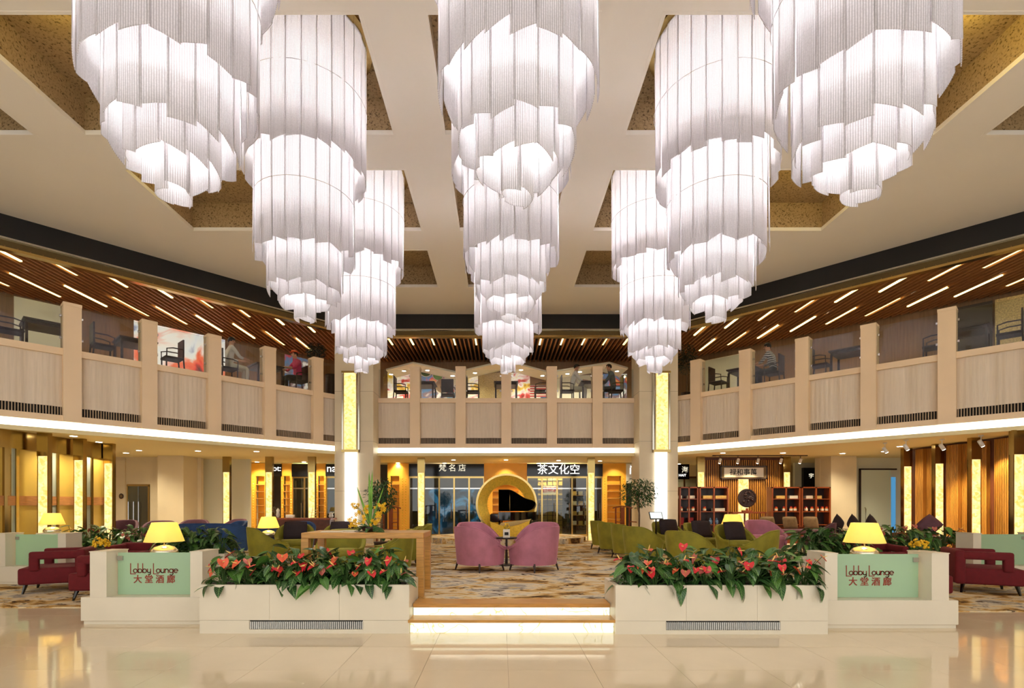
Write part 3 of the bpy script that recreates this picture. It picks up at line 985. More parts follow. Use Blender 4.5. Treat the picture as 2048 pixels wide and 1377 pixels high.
struct(MB().box(X_(1712, 18.3), 15.6, 18.3, 18.45, 0, ZS).build('wall_right_pale', 'white_wall'))
d2 = struct(thing('door_2', None, None, (X_(1722, 18.2), 18.2, ZP)))
w_ = X_(1782, 18.2) - X_(1722, 18.2)
MB().box(0, w_, 0, .03, 0, 2.45).build('pane', 'door_glass', d2)
MB().box(-.04, 0, -.01, .05, 0, 2.5).box(-.04, w_ + .2, -.01, .05, 2.45, 2.5).build('door_frame', 'dark_wood', d2)
MB().tube([(.12, -.02, .55), (.12, -.07, .6), (.12, -.07, 1.1), (.12, -.02, 1.15)], .015, 8).build('handle', 'steel', d2)
MB().box(w_ + .02, w_ + .16, 0, .03, 0, 2.2).build('blue_pane', 'blue_night', d2)

# ---- shop fronts at the back
DS = 20.5
def sx(px):
    return X_(px, DS)
shopwall = struct(MB().box(-9.95, 5.9, 21.6, 21.7, 0, ZS).build('wall_shop_rear', 'dark_wall'))
def shelf_panel(p0, p1, label, shelf_side='mid'):
    """orange lacquered display wall with shelves and a column of diamond studs"""
    a, b = sx(p0), sx(p1)
    o = thing('display_wall', label, 'display shelf', (a, DS, ZP), 0, 'orange display walls')
    w = b - a
    H = ZS - ZP - .02
    s0, s1 = (.14 * w, .55 * w) if shelf_side == 'left' else ((.45 * w, .92 * w) if shelf_side == 'right' else (.2 * w, .8 * w))
    MB().box(0, s0, 0, .1, 0, H).box(s1, w, 0, .1, 0, H).box(s0, s1, 0, .1, H - .5, H).build('front_panel', 'orange_lacquer', o)
    MB().box(s0, s1, .22, .25, 0, H - .5).build('back_panel', 'orange_lacquer', o)
    k = 8
    for q in range(k):
        z = .12 + q * (H - .7) / k
        MB().box(s0, s1, .02, .22, z, z + .025).build('shelf', 'oak', o)
    dm = MB()
    for cxx in ((s0 * .5, (s1 + w) * .5) if shelf_side == 'mid' else (((s1 + w) * .5 - .06, (s1 + w) * .5 + .06) if shelf_side == 'left' else (s0 * .5 - .05, s0 * .5 + .07))):
        for q in range(22):
            z = .1 + q * (H - .6) / 22
            for dz, r in ((0, .028),):
                dm.add([(cxx - r, -.001, z), (cxx, -.001, z - r), (cxx + r, -.001, z), (cxx, -.001, z + r), (cxx, -.02, z)], [(0, 1, 4), (1, 2, 4), (2, 3, 4), (3, 0, 4)])
    dm.build('diamond_studs', 'gold_leaf', o, recalc=False)
    lamp('shelf_fill', 'SPOT', (.5 * (s0 + s1), -.55, H - .02), 22, (1, .84, .52), .04, o, (.45, 0, 0), 1.6, .7)  # added unseen spot that brightens the orange panel
    return o
shelf_panel(775, 818, 'orange display wall with shelves left of the dark shop doors', 'left')
shelf_panel(968, 1054, 'wide orange display wall behind the gold ring', 'mid')
shelf_panel(1205, 1252, 'orange display wall right of the tea shop', 'mid')
shelf_panel(494, 532, 'orange display wall with shelves at the far left of the shops', 'right')
shelf_panel(562, 584, 'narrow orange stud panel behind the wooden counter', 'mid')
shelf_panel(632, 652, 'narrow orange stud panel beside the left corner column', 'mid')

def sign(p0, p1, label, txts, z0=2.67, z1=3.15):
    a, b = sx(p0), sx(p1)
    o = thing('shop_sign', label, 'sign', (a, DS, 0), 0, 'black shop signs')
    MB().box(0, b - a, -.04, .1, z0, z1).build('board', 'black_sign', o)
    for px, py, body, size, mt in txts:
        text('lettering', body, size, mt, o, (sx(px) - a, -.05, Z_(py, DS)), 0, .006, .001)
    return o
sign(818, 968, 'black shop sign with three cream Chinese characters', [(905, 937.5, '梵 名 店', .30, 'cream_letter')])
sign(1054, 1205, 'black shop sign with large white Chinese characters', [(1117, 941, '茶文化空', .42, 'white_letter')])
sign(584, 632, 'plain black shop sign above the green glass pane', [], 2.65, 3.15)
sign(652, 700, 'black shop sign ending in three white Latin letters', [(668, 938, 'nar', .42, 'white_letter')])
sign(546, 564, 'narrow black shop sign with mirrored white letters', [(555, 938, 'ot:', .30, 'white_letter')])
o = sign(1252, 1290, 'pale grey shop sign with one white Chinese character', [(1267, 942, '间', .36, 'white_letter')], 2.4, 3.15)
for c in kids(o):
    if c.name.startswith('board'):
        c.data.materials[0] = MATS['white_plastic']
sign(1340, 1378, 'black sign with a gold character beside the tea cabinets', [(1369, 941, '海', .26, 'cream_letter'), (1364, 951.5, 'HAIT', .13, 'white_letter')], 2.55, 3.14)
sign(1606, 1630, 'small black sign right of the timber screen', [(1621, 953, '宇', .2, 'cream_letter')], 2.2, 3.0)

# glazed shop doors: frames, panes and handles
def shopfront(p0, p1, panes, label, H=2.35):
    a, b = sx(p0), sx(p1)
    o = thing('storefront', label, 'shop front', (a, DS + .06, ZP), 0, 'glazed shop fronts')
    w = b - a
    MB().box(0, w, 0, .06, H - .07, H).box(0, w, 0, .06, 0, .08).build('transom', 'gold_frame', o)
    for q in range(panes + 1):
        x = q * w / panes
        MB().box(max(0, x - .03), min(w, x + .03), -.01, .07, .08, H - .07).build('mullion', 'gold_frame', o)
    for q in range(panes):
        x0, x1 = q * w / panes + .03, (q + 1) * w / panes - .03
        pn = MB().box(x0, x1, .02, .035, .08, H - .07).build('pane', 'shop_glass', o)
        MB().tube([(x1 - .08, -.05, .7), (x1 - .08, -.05, 1.3)], .014, 6).build('handle', 'steel', pn)
    MB().box(0, w, -.005, .065, 1.85, 1.90).build('glass_rail', 'steel', o)
    return o
shopfront(818, 968, 5, 'glazed shop front with dark interior and blue reflections left of the gold ring')
shopfront(1054, 1205, 5, 'glazed tea shop front with lit lattice interior')
shopfront(584, 632, 2, 'green tinted glass shop window behind the wooden counter')
shopfront(652, 700, 2, 'narrow dark glazed shop front left of the corner column')
shopfront(1340, 1400, 2, 'dark glazed shop front behind the tea cabinets')
tag(MB().box(sx(850), sx(962), 21.3, 21.34, ZP, 2.2).build('night_reflection', 'night_trees'), 'blue night tree reflection painted on a panel inside the dark shop', 'picture')  # panel painted with the reflection of trees outside the shop glass
# tea shop interior: lattice screen with boxes and a red banner
tl = thing('lattice_screen', 'lit wooden lattice shelf inside the tea shop', 'screen', (sx(1078), 21.25, ZP))
w = sx(1130) - sx(1078)
MB().box(0, w, .06, .08, 0, 2.3).build('back', 'warm_yellow', tl)
lt_ = MB()
for q in range(6):
    lt_.box(q * w / 5 - .012, q * w / 5 + .012, 0, .05, 0, 2.3)
for q in range(12):
    lt_.box(0, w, 0, .05, q * .2, q * .2 + .02)
lt_.build('lattice', 'dark_wood', tl)
bn = thing('banner', 'cream banner with red characters hanging in the tea shop', 'banner', (sx(1103), 21.0, Z_(981, 21.0)))
MB().box(-.32, .32, 0, .01, -.17, .17).build('cloth', 'paper', bn)
text('lettering', '楊泰和', .22, 'jar_cap', bn, (0, -.006, 0), 0, .002, .006)
MB().tube([(-.3, .005, .17), (-.3, .005, 1.1)], .004, 5).tube([(.3, .005, .17), (.3, .005, 1.1)], .004, 5).build('cord', 'ink', bn)
cb = thing('tea_cupboard', 'tall dark tea cupboard with bright boxes inside the tea shop', 'cupboard', (sx(1145), 21.2, ZP))
MB().box(0, .85, .1, .3, 0, 2.2).build('body', 'dark_wood', cb)
for q in range(4):
    MB().box(.05, .8, 0, .12, .4 + q * .4, .42 + q * .4).build('shelf', 'oak', cb)
for q in range(4):
    for k in range(3):
        bx = MB().box(.10 + k * .25, .26 + k * .25, .01, .1, .425 + q * .4, .58 + q * .4).build('tea_box', 'box_yellow' if (q + k) % 2 else 'jar_label', cb)
lamp('shop_lamp', 'POINT', (sx(1110), 20.9, 2.75), 50, (1, .84, .5), .1)
lamp('shop_lamp', 'POINT', (sx(890), 20.9, 2.8), 6, (1, .8, .6), .1)
lamp('shop_lamp', 'POINT', (sx(610), 20.95, 2.8), 10, (.8, 1, .6), .1)

# ---- timber screen of the tea corner
scn = struct(MB().box(X_(1408, 18.1), X_(1566, 18.1), 18.1, 18.2, 0, ZS).build('wall_tea_screen', 'walnut'))
sm = MB()
a, b = X_(1408, 18.1), X_(1566, 18.1)
q = a
while q < b - .03:
    sm.box(q, q + .03, 18.04, 18.1, ZP, 3.1); q += .075
sm.build('screen_battens', 'flute_wood', scn)
MB().box(X_(1478, 18), X_(1497, 18), 18.0, 18.05, ZP, 2.45).build('light_slot', 'onyx', scn)

fr_ = thing('framed_scroll', 'framed calligraphy scroll with four black characters on the timber screen', 'picture', (X_(1488, 17.95), 17.95, Z_(945.5, 17.95)))
hw, hh = (X_(1535, 17.95) - X_(1441, 17.95)) / 2, (Z_(932, 17.95) - Z_(959, 17.95)) / 2
MB().box(-hw, hw, 0, .04, hh - .04, hh).box(-hw, hw, 0, .04, -hh, -hh + .04).box(-hw, -hw + .04, 0, .04, -hh, hh).box(hw - .04, hw, 0, .04, -hh, hh).build('frame', 'dark_wood', fr_)
MB().box(-hw + .04, hw - .04, .012, .03, -hh + .04, hh - .04).build('mount', 'scroll_border', fr_)
MB().box(-hw + .13, hw - .13, .006, .012, -hh + .07, hh - .07).build('paper', 'paper', fr_)
text('lettering', '禄和事萬', .235, 'ink', fr_, (-.02, .003, 0), 0, .002, .003)

# ---- tea cabinets with goods
jar = MB().lathe([(.045, 0), (.052, .02), (.052, .10), (.035, .12)], 10).mesh('body', 'jar_orange')
jlb = MB().lathe([(.0535, .025), (.0535, .085)], 10, cap=False).mesh('jar_band', 'jar_label')
jcp = MB().lathe([(.04, .12), (.04, .15), (.02, .155)], 10).mesh('lid', 'jar_cap')
DCAB = 16.9
shelf_z = (1.76, 1.35, .93)
def cabinet(x0, x1, label):
    o = thing('tea_cabinet', label, 'cabinet', (x0, DCAB, ZP), 0, 'rosewood tea cabinets')
    w = x1 - x0; H = 2.14 - ZP; d = .36
    for xx in (0, w / 2 - .02, w - .045):
        MB().box(xx, xx + .045, 0, .045, 0, H).build('post', 'rosewood', o)
    MB().box(0, w, 0, d, H - .04, H).build('top', 'rosewood', o)
    MB().box(0, w, 0, d, 0, .12).build('base', 'rosewood', o)
    MB().box(0, .02, .045, d, .12, H - .04).build('side', 'rosewood', o)
    MB().box(w - .02, w, .045, d, .12, H - .04).build('side', 'rosewood', o)
    MB().box(.02, w - .02, d - .02, d, .12, H - .04).build('back', 'dark_wood', o)
    for z in shelf_z:
        MB().box(.02, w - .02, .01, d - .02, z - ZP - .025, z - ZP).build('shelf', 'rosewood', o)
    return o
cabs = [(5.75, 6.36, 'rosewood tea cabinet closest to the right corner column'), (6.39, 7.33, 'rosewood tea cabinet left of the round carved disc'),
        (8.72, 9.65, 'rosewood tea cabinet right of the round carved disc'), (9.68, 10.62, 'rosewood tea cabinet next to the stone pier')]
for x0, x1, lb in cabs:
    cabinet(x0, x1, lb)
for i, px in enumerate((1362, 1377, 1386, 1409, 1552, 1568, 1582, 1590, 1612, 1624, 1634, 1644, 1653)):
    x = X_(px, DCAB + .1)
    o = thing('tea_jar', 'small orange jar with red lid in the tea cabinets, %s from the left' % ORD[i], 'jar', (x, DCAB + .1, 1.35), 0, 'jars in the tea cabinets')
    link('body', jar, o); link('label_band', jlb, o); link('lid', jcp, o)
for bi, (px, wpx, mt, z) in enumerate(((1406, 22, 'box_yellow', 1.76), (1431, 22, 'box_yellow', 1.76), (1375, 15, 'jar_label', 1.76), (1357, 7, 'jar_label', 1.76), (1553, 18, 'box_yellow', 1.76), (1580, 16, 'jar_label', 1.76),
                       (1612, 14, 'jar_label', 1.76), (1632, 12, 'box_yellow', 1.76), (1426, 24, 'jar_label', 1.35), (1360, 8, 'red_box', .93), (1378, 9, 'red_box', .93))):
    D = DCAB + .08
    x0, x1 = X_(px, D), X_(px + wpx, D)
    hgt = .22 if mt == 'red_box' else .10
    tag(MB().rbox(x0, x1, D, D + .15, z, z + hgt, .006, 1).build('tea_box', mt), '%s gift box on a tea cabinet shelf, %s' % ({'box_yellow': 'yellow', 'jar_label': 'cream', 'red_box': 'tall red'}[mt], ('left of a pair beside the gold disc', 'right of a pair beside the gold disc', 'in the first cabinet', 'next to the corner column', 'left in the third cabinet', 'right in the third cabinet', 'left in the fourth cabinet', 'right in the fourth cabinet', 'lying on the jar shelf', 'left on the low shelf', 'right on the low shelf')[bi].replace('gold disc', 'carved disc')), 'box', '%s tea boxes in the cabinets' % mt)
for vi, px in enumerate((1421, 1433)):
    o = thing('porcelain_vase', 'small blue and white porcelain vase on the lower cabinet shelf, %s one' % ('left', 'right')[vi], 'vase', (X_(px, DCAB + .12), DCAB + .12, .93), 0, 'porcelain vases')
    MB().lathe([(.035, 0), (.06, .06), (.055, .12), (.025, .16), (.03, .19)], 12).build('body', 'ceramic_blue', o, smooth=True)
    MB().lathe([(.032, .19), (.012, .21)], 10).build('lid', 'ceramic_blue', o)

# carved disc on a stand and the low console under it
cd = thing('carved_disc', 'round dark carved wooden disc on a stand in the tea corner', 'ornament', (X_(1494, 17.3), 17.3, 1.33))
Md = Matrix.Translation((0, 0, Z_(997, 17.3) - 1.33)) @ Matrix.Rotation(PI / 2, 4, 'X')
MB().lathe([(.30, -.03), (.31, 0), (.30, .03), (.26, .035), (.25, .02)], 28, Md).build('disc', 'dark_wood', cd)
cr_ = MB()
rr_ = random.Random(5)
for q in range(26):
    an, r0 = rr_.uniform(0, 6.28), rr_.uniform(.03, .21)
    cr_.sphere((r0 * math.cos(an), r0 * math.sin(an), .025), rr_.uniform(.025, .05), 8, 5, Md)
cr_.build('carving', 'pot_dark', cd, smooth=True)
MB().box(-.16, .16, -.06, .06, 0, .05).box(-.03, .03, -.03, .03, .04, .12).build('stand', 'rosewood', cd)
cn = thing('console_table', 'low rosewood console between the tea cabinets', 'table', (X_(1494, 17.2), 17.2, ZP))
MB().box(-.55, .55, -.2, .2, .96, 1.01).build('top', 'rosewood', cn)
for xx in (-.53, -.02, .49):
    for yy in (-.19, .15):
        MB().box(xx, xx + .04, yy, yy + .04, 0, .96).build('leg', 'rosewood', cn)
MB().box(-.53, .53, -.18, .18, .45, .48).build('shelf', 'rosewood', cn)

# ---- track spotlights
spot_can = MB().lathe([(.038, -.08), (.045, -.07), (.045, .07), (.03, .085)], 12).mesh('can', 'white_plastic')
spot_lens = MB().lathe([(.036, -.086), (.034, -.078)], 12).mesh('lens', 'downlight_glow')
def track_spot(px, py, ceil_py, tilt, rz, label, group):
    D = (ZS - EYE) * F / (CY - ceil_py)
    X = X_(px, D)
    o = thing('track_spotlight', label, 'spotlight', (X, D, ZS), rz, group)
    MB().box(-.05, .05, -.02, .02, -.03, 0).tube([(0, 0, -.03), (0, 0, -.13)], .010, 6).build('stem', 'white_plastic' if 'right wall' in label or 'fluted' in label else 'dark_wood', o)
    M = Matrix.Translation((0, 0, -.19)) @ Matrix.Rotation(tilt, 4, 'X')
    link('can', spot_can, o, M)
    link('lens', spot_lens, o, M)
    lamp('beam', 'SPOT', (0, .0, -.30), 70 if 'fluted' in label else 30, (1, .80, .45), .03, o, (tilt, 0, 0), 1.3, .6)
for i, px in enumerate((1440, 1476, 1516, 1562, 1601)):
    track_spot(px, 920, 911, .55, 0, 'track spotlight over the tea corner, %s from the left' % ORD[i], 'tea corner track spotlights')
for i, (px, cp) in enumerate(((1770, 886), (1812, 880), (1884, 879), (1962, 871))):
    track_spot(px, 890, cp, .6, -PI / 2, 'white track spotlight aimed at the fluted panels, %s from the left' % ORD[i], 'white track spotlights')
# ================================================================ FURNITURE
# ---- tub chairs
def tub_parts(w, d, hb, ha, mat, z0=.13, seat=.42, lean=.86, A=2.25, dip=1.0):
    """curved shell chair, local -Y is the front"""
    def top(f):
        t = min(1, max(0, (abs(f) - .5) / (A - .6)))
        return hb + (ha - hb) * (t * t * (3 - 2 * t)) + .012 * math.cos(f * 2)
    th = .075
    def fn(u, v):
        f = -A + 2 * A * u
        zt = top(f)
        prof = [(1, z0, lean), (1, z0 + .15, lean + .03), (1, z0 + .35, .95), (1, zt - .05, 1.0), (.98, zt - .012, 1.0), (.90, zt, 1.0), (.80, zt - .008, 1.0), (.76, zt - .04, 1.0), (.76, seat + .05, .98), (.76, seat - .1, .96)]
        k = v * (len(prof) - 1)
        i = min(int(k), len(prof) - 2)
        a = prof[int(round(k))]
        frac, z, sc = a
        z = max(z, z0)
        ox, oy = w / 2 * sc, d / 2 * sc
        inn = (1 - frac) / .24 * th
        return ((ox - inn) * math.sin(f), (oy - inn) * math.cos(f) * (1.0 if math.cos(f) > 0 else 1.15), z)
    mb = MB()
    nu, nv = 33, 10
    mb.grid(fn, nu, nv)
    mb.f.append(list(range(nv)))
    mb.f.append([(nu - 1) * nv + j for j in range(nv)][::-1])
    rim = []
    for i in range(33):
        f = -A + 2 * A * i / 32
        p = fn(i / 32, 4 / 9)
        rim.append((p[0] * 1.005, p[1] * 1.005, p[2] + .004))
    pip = MB().tube(rim, .009, 6)
    st = MB()
    def sf(u, v):
        a = 2 * PI * u
        pr = [(0.02, seat - .10), (.88, seat - .10), (.97, seat - .06), (1.0, seat - .02), (.96, seat + .025), (.85, seat + .045), (.02, seat + .05)]
        r, z = pr[int(round(v * 6))]
        x = (w / 2 - .085) * math.sin(a); y = (d / 2 - .07) * math.cos(a)
        ex = 1.0 / max(abs(math.sin(a)) ** 4 + abs(math.cos(a)) ** 4, 1e-6) ** .25
        return (x * r * min(ex, 1.12) * (.9 if y < 0 else .97), y * r * min(ex, 1.12) - .02, z)
    st.grid(sf, 28, 7, closed_u=True)
    base = MB()
    def bf(u, v):
        a = 2 * PI * u
        pr = [(.02, z0), (lean - .06, z0), (lean - .02, z0 + .02), (.93, seat - .09), (.02, seat - .09)]
        r, z = pr[int(round(v * 4))]
        return ((w / 2 - .03) * r * math.sin(a), (d / 2 - .03) * r * math.cos(a), z)
    base.grid(bf, 28, 5, closed_u=True)
    return mb, pip, st, base
def tub_chair(name, cat, w, d, hb, ha, mat, **kw):
    o = thing(name, 'x', cat)
    sh, pip, st, base = tub_parts(w, d, hb, ha, mat, **kw)
    s = sh.build('backrest', mat, o, smooth=True)
    pip.build('piping', mat, s, smooth=True)
    st.build('seat', mat, o, smooth=True)
    base.build('seat_base', mat, o, smooth=True)
    for sx_ in (-1, 1):
        for sy_ in (-1, 1):
            MB().tube([(sx_ * w * .30, sy_ * d * .30, .16), (sx_ * w * .335, sy_ * d * .335, 0)], [.024, .013], 8).build('leg', 'dark_leg', o)
    return o
green = tub_chair('tub_chair', 'chair', .86, .84, .80, .50, 'green_velvet'); ug = []
pink = tub_chair('tub_chair', 'chair', 1.04, .94, .84, .46, 'pink_velvet', lean=.88); up_ = []
blue = tub_chair('tub_chair', 'chair', .84, .80, .80, .58, 'blue_velvet'); ub = []
plum = tub_chair('tub_chair', 'chair', .88, .82, .80, .52, 'plum_velvet'); uq = []
for px, D, rz, lab in ((959, 10.1, 2.35, 'pink velvet tub chair on the left, back to the steps'), (1068, 10.1, -2.35, 'pink velvet tub chair on the right, back to the steps'),
                       (958, 12.0, .62, 'pink velvet tub chair behind the left front pink one'), (1074, 12.0, -.62, 'pink velvet tub chair behind the right front pink one'),
                       (1532, 13.6, .15, 'pink velvet tub chair behind the green chairs near the tea cabinets')):
    put(pink, up_, (X_(px, D), D, ZP), rz, lab, 'pink velvet tub chairs')
gl_ = [(1211, 14.7, 2.1, 'green velvet tub chair farthest back in the row right of the aisle'), (1228, 13.5, 2.25, 'green velvet tub chair second from the back along the right aisle'),
       (1258, 12.3, 2.0, 'green velvet tub chair third from the back along the right aisle'), (1286, 11.1, 2.25, 'green velvet tub chair in front of the right aisle row'),
       (1380, 9.35, 2.25, 'large green tub chair behind the right planter, curving down to the right'), (1508, 9.6, -2.25, 'large green tub chair behind the right planter, curving down to the left'),
       (1470, 11.7, .1, 'green tub chair facing the entrance with a dark cushion, under the yellow lamp'), (1404, 12.6, .5, 'green tub chair facing the entrance left of the yellow lamp'),
       (1338, 13.6, .3, 'green tub chair facing the entrance beside the potted tree on the right'),
       (538, 10.7, 2.2, 'green tub chair behind the left planter, left end, back to us'), (590, 12.0, .3, 'green tub chair facing us with a dark cushion, left of the oak table'),
       (683, 11.9, .2, 'green tub chair facing us behind the oak table'), (682, 9.4, .1, 'green tub chair pushed up to the far side of the oak table'),
       (782, 9.6, -1.35, 'green tub chair facing left behind the oak table, nearest of three'), (806, 10.9, -1.35, 'green tub chair facing left behind the oak table, middle of three'),
       (828, 12.2, -1.35, 'green tub chair facing left behind the oak table, farthest of three')]
for px, D, rz, lab in gl_:
    put(green, ug, (X_(px, D), D, ZP), rz, lab, 'green velvet tub chairs')
for px, D, rz, lab in ((462, 14.2, -.6, 'blue velvet tub chair right of the long blue sofa'), (522, 14.1, -1.0, 'blue velvet tub chair left of the small table lamp'), (598, 13.7, .2, 'blue velvet tub chair in front of the wooden counter')):
    put(blue, ub, (X_(px, D), D, ZP), rz, lab, 'blue velvet tub chairs')
for px, D, rz, lab in ((385, 15.3, .2, 'plum velvet tub chair behind the blue sofa, left one'), (462, 15.9, -.4, 'plum velvet tub chair behind the blue sofa, right one'), (240, 14.9, .1, 'plum velvet tub chair left of the stone pier'),
                       (1634, 13.0, -2.1, 'plum velvet tub chair sloping down behind the right foliage'), (318, 14.3, .4, 'plum velvet tub chair in front of the left stone pier')):
    put(plum, uq, (X_(px, D), D, ZP), rz, lab, 'plum velvet tub chairs')
sofa = tub_chair('curved_sofa', 'sofa', 1.9, .86, .80, .60, 'blue_velvet')
put(sofa, [], (X_(418, 12.7), 12.9, ZP), PI, 'long blue velvet sofa, back to us behind the left foliage')

# ---- loose cushions
cush = MB()
def cf(u, v):
    x, y = (u - .5) * 2, (v - .5) * 2
    return (x * .23 * (1 - .06 * y * y), y * .2 * (1 - .06 * x * x), .075 * max(0, (1 - x ** 4) * (1 - y ** 4)) ** .6)
cush.grid(cf, 13, 13)
cush.grid(lambda u, v: (cf(u, v)[0], cf(u, v)[1], -cf(u, v)[2]), 13, 13)
cush_me = {k: None for k in ('dark_cushion', 'tan_cushion', 'plum_velvet')}
seam_c = MB().tube([cf(u, 0) for u in [i / 8 for i in range(8)]] + [cf(1, v) for v in [i / 8 for i in range(8)]] + [cf(1 - u, 1) for u in [i / 8 for i in range(8)]] + [cf(0, 1 - v) for v in [i / 8 for i in range(8)]], .006, 5, True)
for k in cush_me:
    cush_me[k] = (cush.mesh('cover', k, smooth=True), seam_c.mesh('piping', k))
def cushion(loc, rz, label, mt, tilt=1.2, sc=1.0, roll=0.0):
    o = thing('cushion', label, 'cushion', loc, rz, 'loose cushions', (sc, sc, sc))
    M = Matrix.Rotation(tilt, 4, 'X') @ Matrix.Rotation(roll, 4, 'Z')
    link('cover', cush_me[mt][0], o, M)
    link('piping', cush_me[mt][1], o, M)
for px, D, lab in ((1470, 11.78, 'dark cushion in the green chair under the yellow lamp'), (1404, 12.68, 'dark cushion in the green chair left of the yellow lamp'), (1338, 13.7, 'dark cushion in the green chair beside the potted tree'),
                   (590, 12.08, 'dark cushion in the green chair left of the oak table'), (683, 11.98, 'dark cushion in the green chair behind the oak table')):
    cushion((X_(px, D), D + .02, ZP + .66), 0.2, lab, 'dark_cushion', 1.25, 1.1)
for i, px in enumerate((1537, 1582, 1624)):
    cushion((X_(px, 15.9), 15.95, ZP + .70), 0, 'tan cushion on the timber daybed, %s' % ('left', 'middle', 'right')[i], 'tan_cushion', 1.3, .95)
for i, px in enumerate((1676, 1706, 1742)):
    cushion((X_(px, 13.6), 13.6, ZP + .76), .45, 'dark purple cushion standing on its corner, %s of the row by the frosted door' % ('left', 'middle', 'right')[i], 'dark_cushion', PI / 2 - .15, .9, PI / 4)
cushion((X_(1858, 12.6), 12.6, ZP + .76), -.45, 'brown cushion standing on its corner before the fluted panels', 'plum_velvet', PI / 2 - .15, .95, PI / 4)
# daybeds that carry the cushions
def daybed(x0, x1, y0, y1, label):
    o = thing('daybed', label, 'bench', ((x0 + x1) / 2, (y0 + y1) / 2, ZP))
    w, d = (x1 - x0) / 2, (y1 - y0) / 2
    MB().rbox(-w, w, -d, d, .38, .50, .03).build('seat_pad', 'plum_velvet', o)
    MB().box(-w, w, -d, d, .32, .38).build('seat_frame', 'rosewood', o)
    for a in (-1, 1):
        for b in (-1, 1):
            MB().box(a * (w - .05) - .025, a * (w - .05) + .025, b * (d - .05) - .025, b * (d - .05) + .025, 0, .32).build('leg', 'rosewood', o)
    MB().box(-w, w, d - .05, d, .50, .57).build('back_rail', 'rosewood', o)
    return o
daybed(X_(1515, 15.9), X_(1648, 15.9), 15.6, 16.2, 'timber daybed with tan cushions in front of the tea cabinets')
daybed(X_(1655, 13.6), X_(1770, 13.6), 13.25, 13.9, 'timber daybed with dark cushions in front of the frosted door')
daybed(X_(1800, 12.6), X_(1895, 12.6), 12.3, 12.9, 'timber daybed in front of the fluted panels')

# ---- long oak table with flower arrangement
tb = thing('oak_table', 'long oak table behind the left planter beside the steps', 'table', (-1.9, 7.54, ZP))
MB().rbox(-.84, .84, -.35, .40, .80, .88, .008, 1).build('tabletop', 'oak', tb)
for a in (-.84, .74):
    for b in (-.35, .30):
        MB().box(a, a + .10, b, b + .10, 0, .80).build('leg', 'oak', tb)
def arrangement():
    o = thing('flower_arrangement', 'yellow orchid arrangement with tall green blades on the oak table', 'flowers', (X_(742, 7.55), 7.5, ZP + .88))
    MB().lathe([(.05, 0), (.10, .015), (.13, .05), (.12, .07)], 16).build('bowl', 'pot_dark', o, smooth=True)
    r = random.Random(9)
    for x1, y1, h, w in ((-.20, .0, .62, .018), (-.02, .02, .82, .02), (.035, -.01, .84, .02), (.02, .03, .74, .016), (.20, .0, .60, .014), (-.005, -.03, .5, .02)):
        n = 10
        def bf(u, v):
            t = u
            ww = w * (1 - t) ** .5 * (0.6 + .8 * min(1, t * 3)) if t < 1 else 0
            return (x1 * t ** 1.1 + (v - .5) * 2 * ww, y1 * t + .004 * math.cos(v * PI), .05 + h * t)
        MB().grid(bf, n, 3).build('leaf_blade', 'blade_green', o, smooth=True)
    pet = MB()
    for q in range(5):
        a = q * 2 * PI / 5
        pet.add([(0, 0, 0), (.022 * math.cos(a - .5), .022 * math.sin(a - .5), .006), (.034 * math.cos(a), .034 * math.sin(a), .002), (.022 * math.cos(a + .5), .022 * math.sin(a + .5), .006)], [(0, 1, 2, 3)])
    pet.sphere((0, 0, .006), .008, 6, 4)
    pm_ = pet.mesh('orchid_bloom', 'yellow_petal')
    pts = []
    for (cx_, cz_, n, s) in ((-.22, .36, 10, .05), (-.13, .22, 18, .09), (.12, .27, 14, .07), (-.25, .12, 12, .06), (.07, .13, 10, .06), (.16, .36, 8, .04), (-.06, .30, 8, .05)):
        for q in range(n):
            p = Vector((cx_ + r.gauss(0, s * .6), r.gauss(0, .05), max(.07, cz_ + r.gauss(0, s * .6))))
            M = Matrix.Translation(p) @ Matrix.Rotation(r.uniform(.7, 1.9), 4, 'X') @ Matrix.Rotation(r.uniform(-.8, .8), 4, 'Y') @ Matrix.Rotation(r.uniform(0, 6), 4, 'Z')
            link('orchid_bloom', pm_, o, M)
            pts.append(p)
    sm_ = MB()
    for p in pts[::5]:
        sm_.tube([(0, 0, .05), (p.x * .5, p.y * .5, p.z * .75), tuple(p)], .004, 5)
    sm_.build('stems', 'stem_green', o)['kind'] = 'stuff'
    # cut monstera leaf hanging over the table edge
    def mf(u, v):
        a = (u - .5) * 2
        L = .30 * v
        wd = .17 * math.sin(PI * min(1, v * .93 + .07)) ** .7
        return (.06 + L * .62 + a * wd * .55, -.10 - L * .35 + a * wd * .3 * -1, .10 - .20 * v * v - abs(a) * .03)
    ml = MB()
    N = 7
    for q in range(N):
        for s_ in (-1, 1):
            v0, v1 = q / N, (q + .8) / N
            a_, b_, c_, d_ = mf(.5, v0), mf(.5 + s_ * .5, min(1, v0 + .04)), mf(.5 + s_ * .5, min(1, v1 + .04)), mf(.5, v1 + .2 / N)
            ml.add([a_, b_, c_, d_], [(0, 1, 2, 3)])
    ml.build('monstera_leaf', 'leaf', o, recalc=False)
    for q in range(16):
        a = r.uniform(0, 6.28); R_ = r.uniform(.08, .24)
        M = Matrix.Translation((R_ * .3 * math.cos(a), R_ * .2 * math.sin(a), .06)) @ Matrix.Rotation(a - PI / 2, 4, 'Z') @ Matrix.Rotation(r.uniform(-.2, .5), 4, 'X') @ Matrix.Diagonal((.7, 1.1, .8, 1))
        link('leaf', LEAF[q % 3], o, M)
    return o

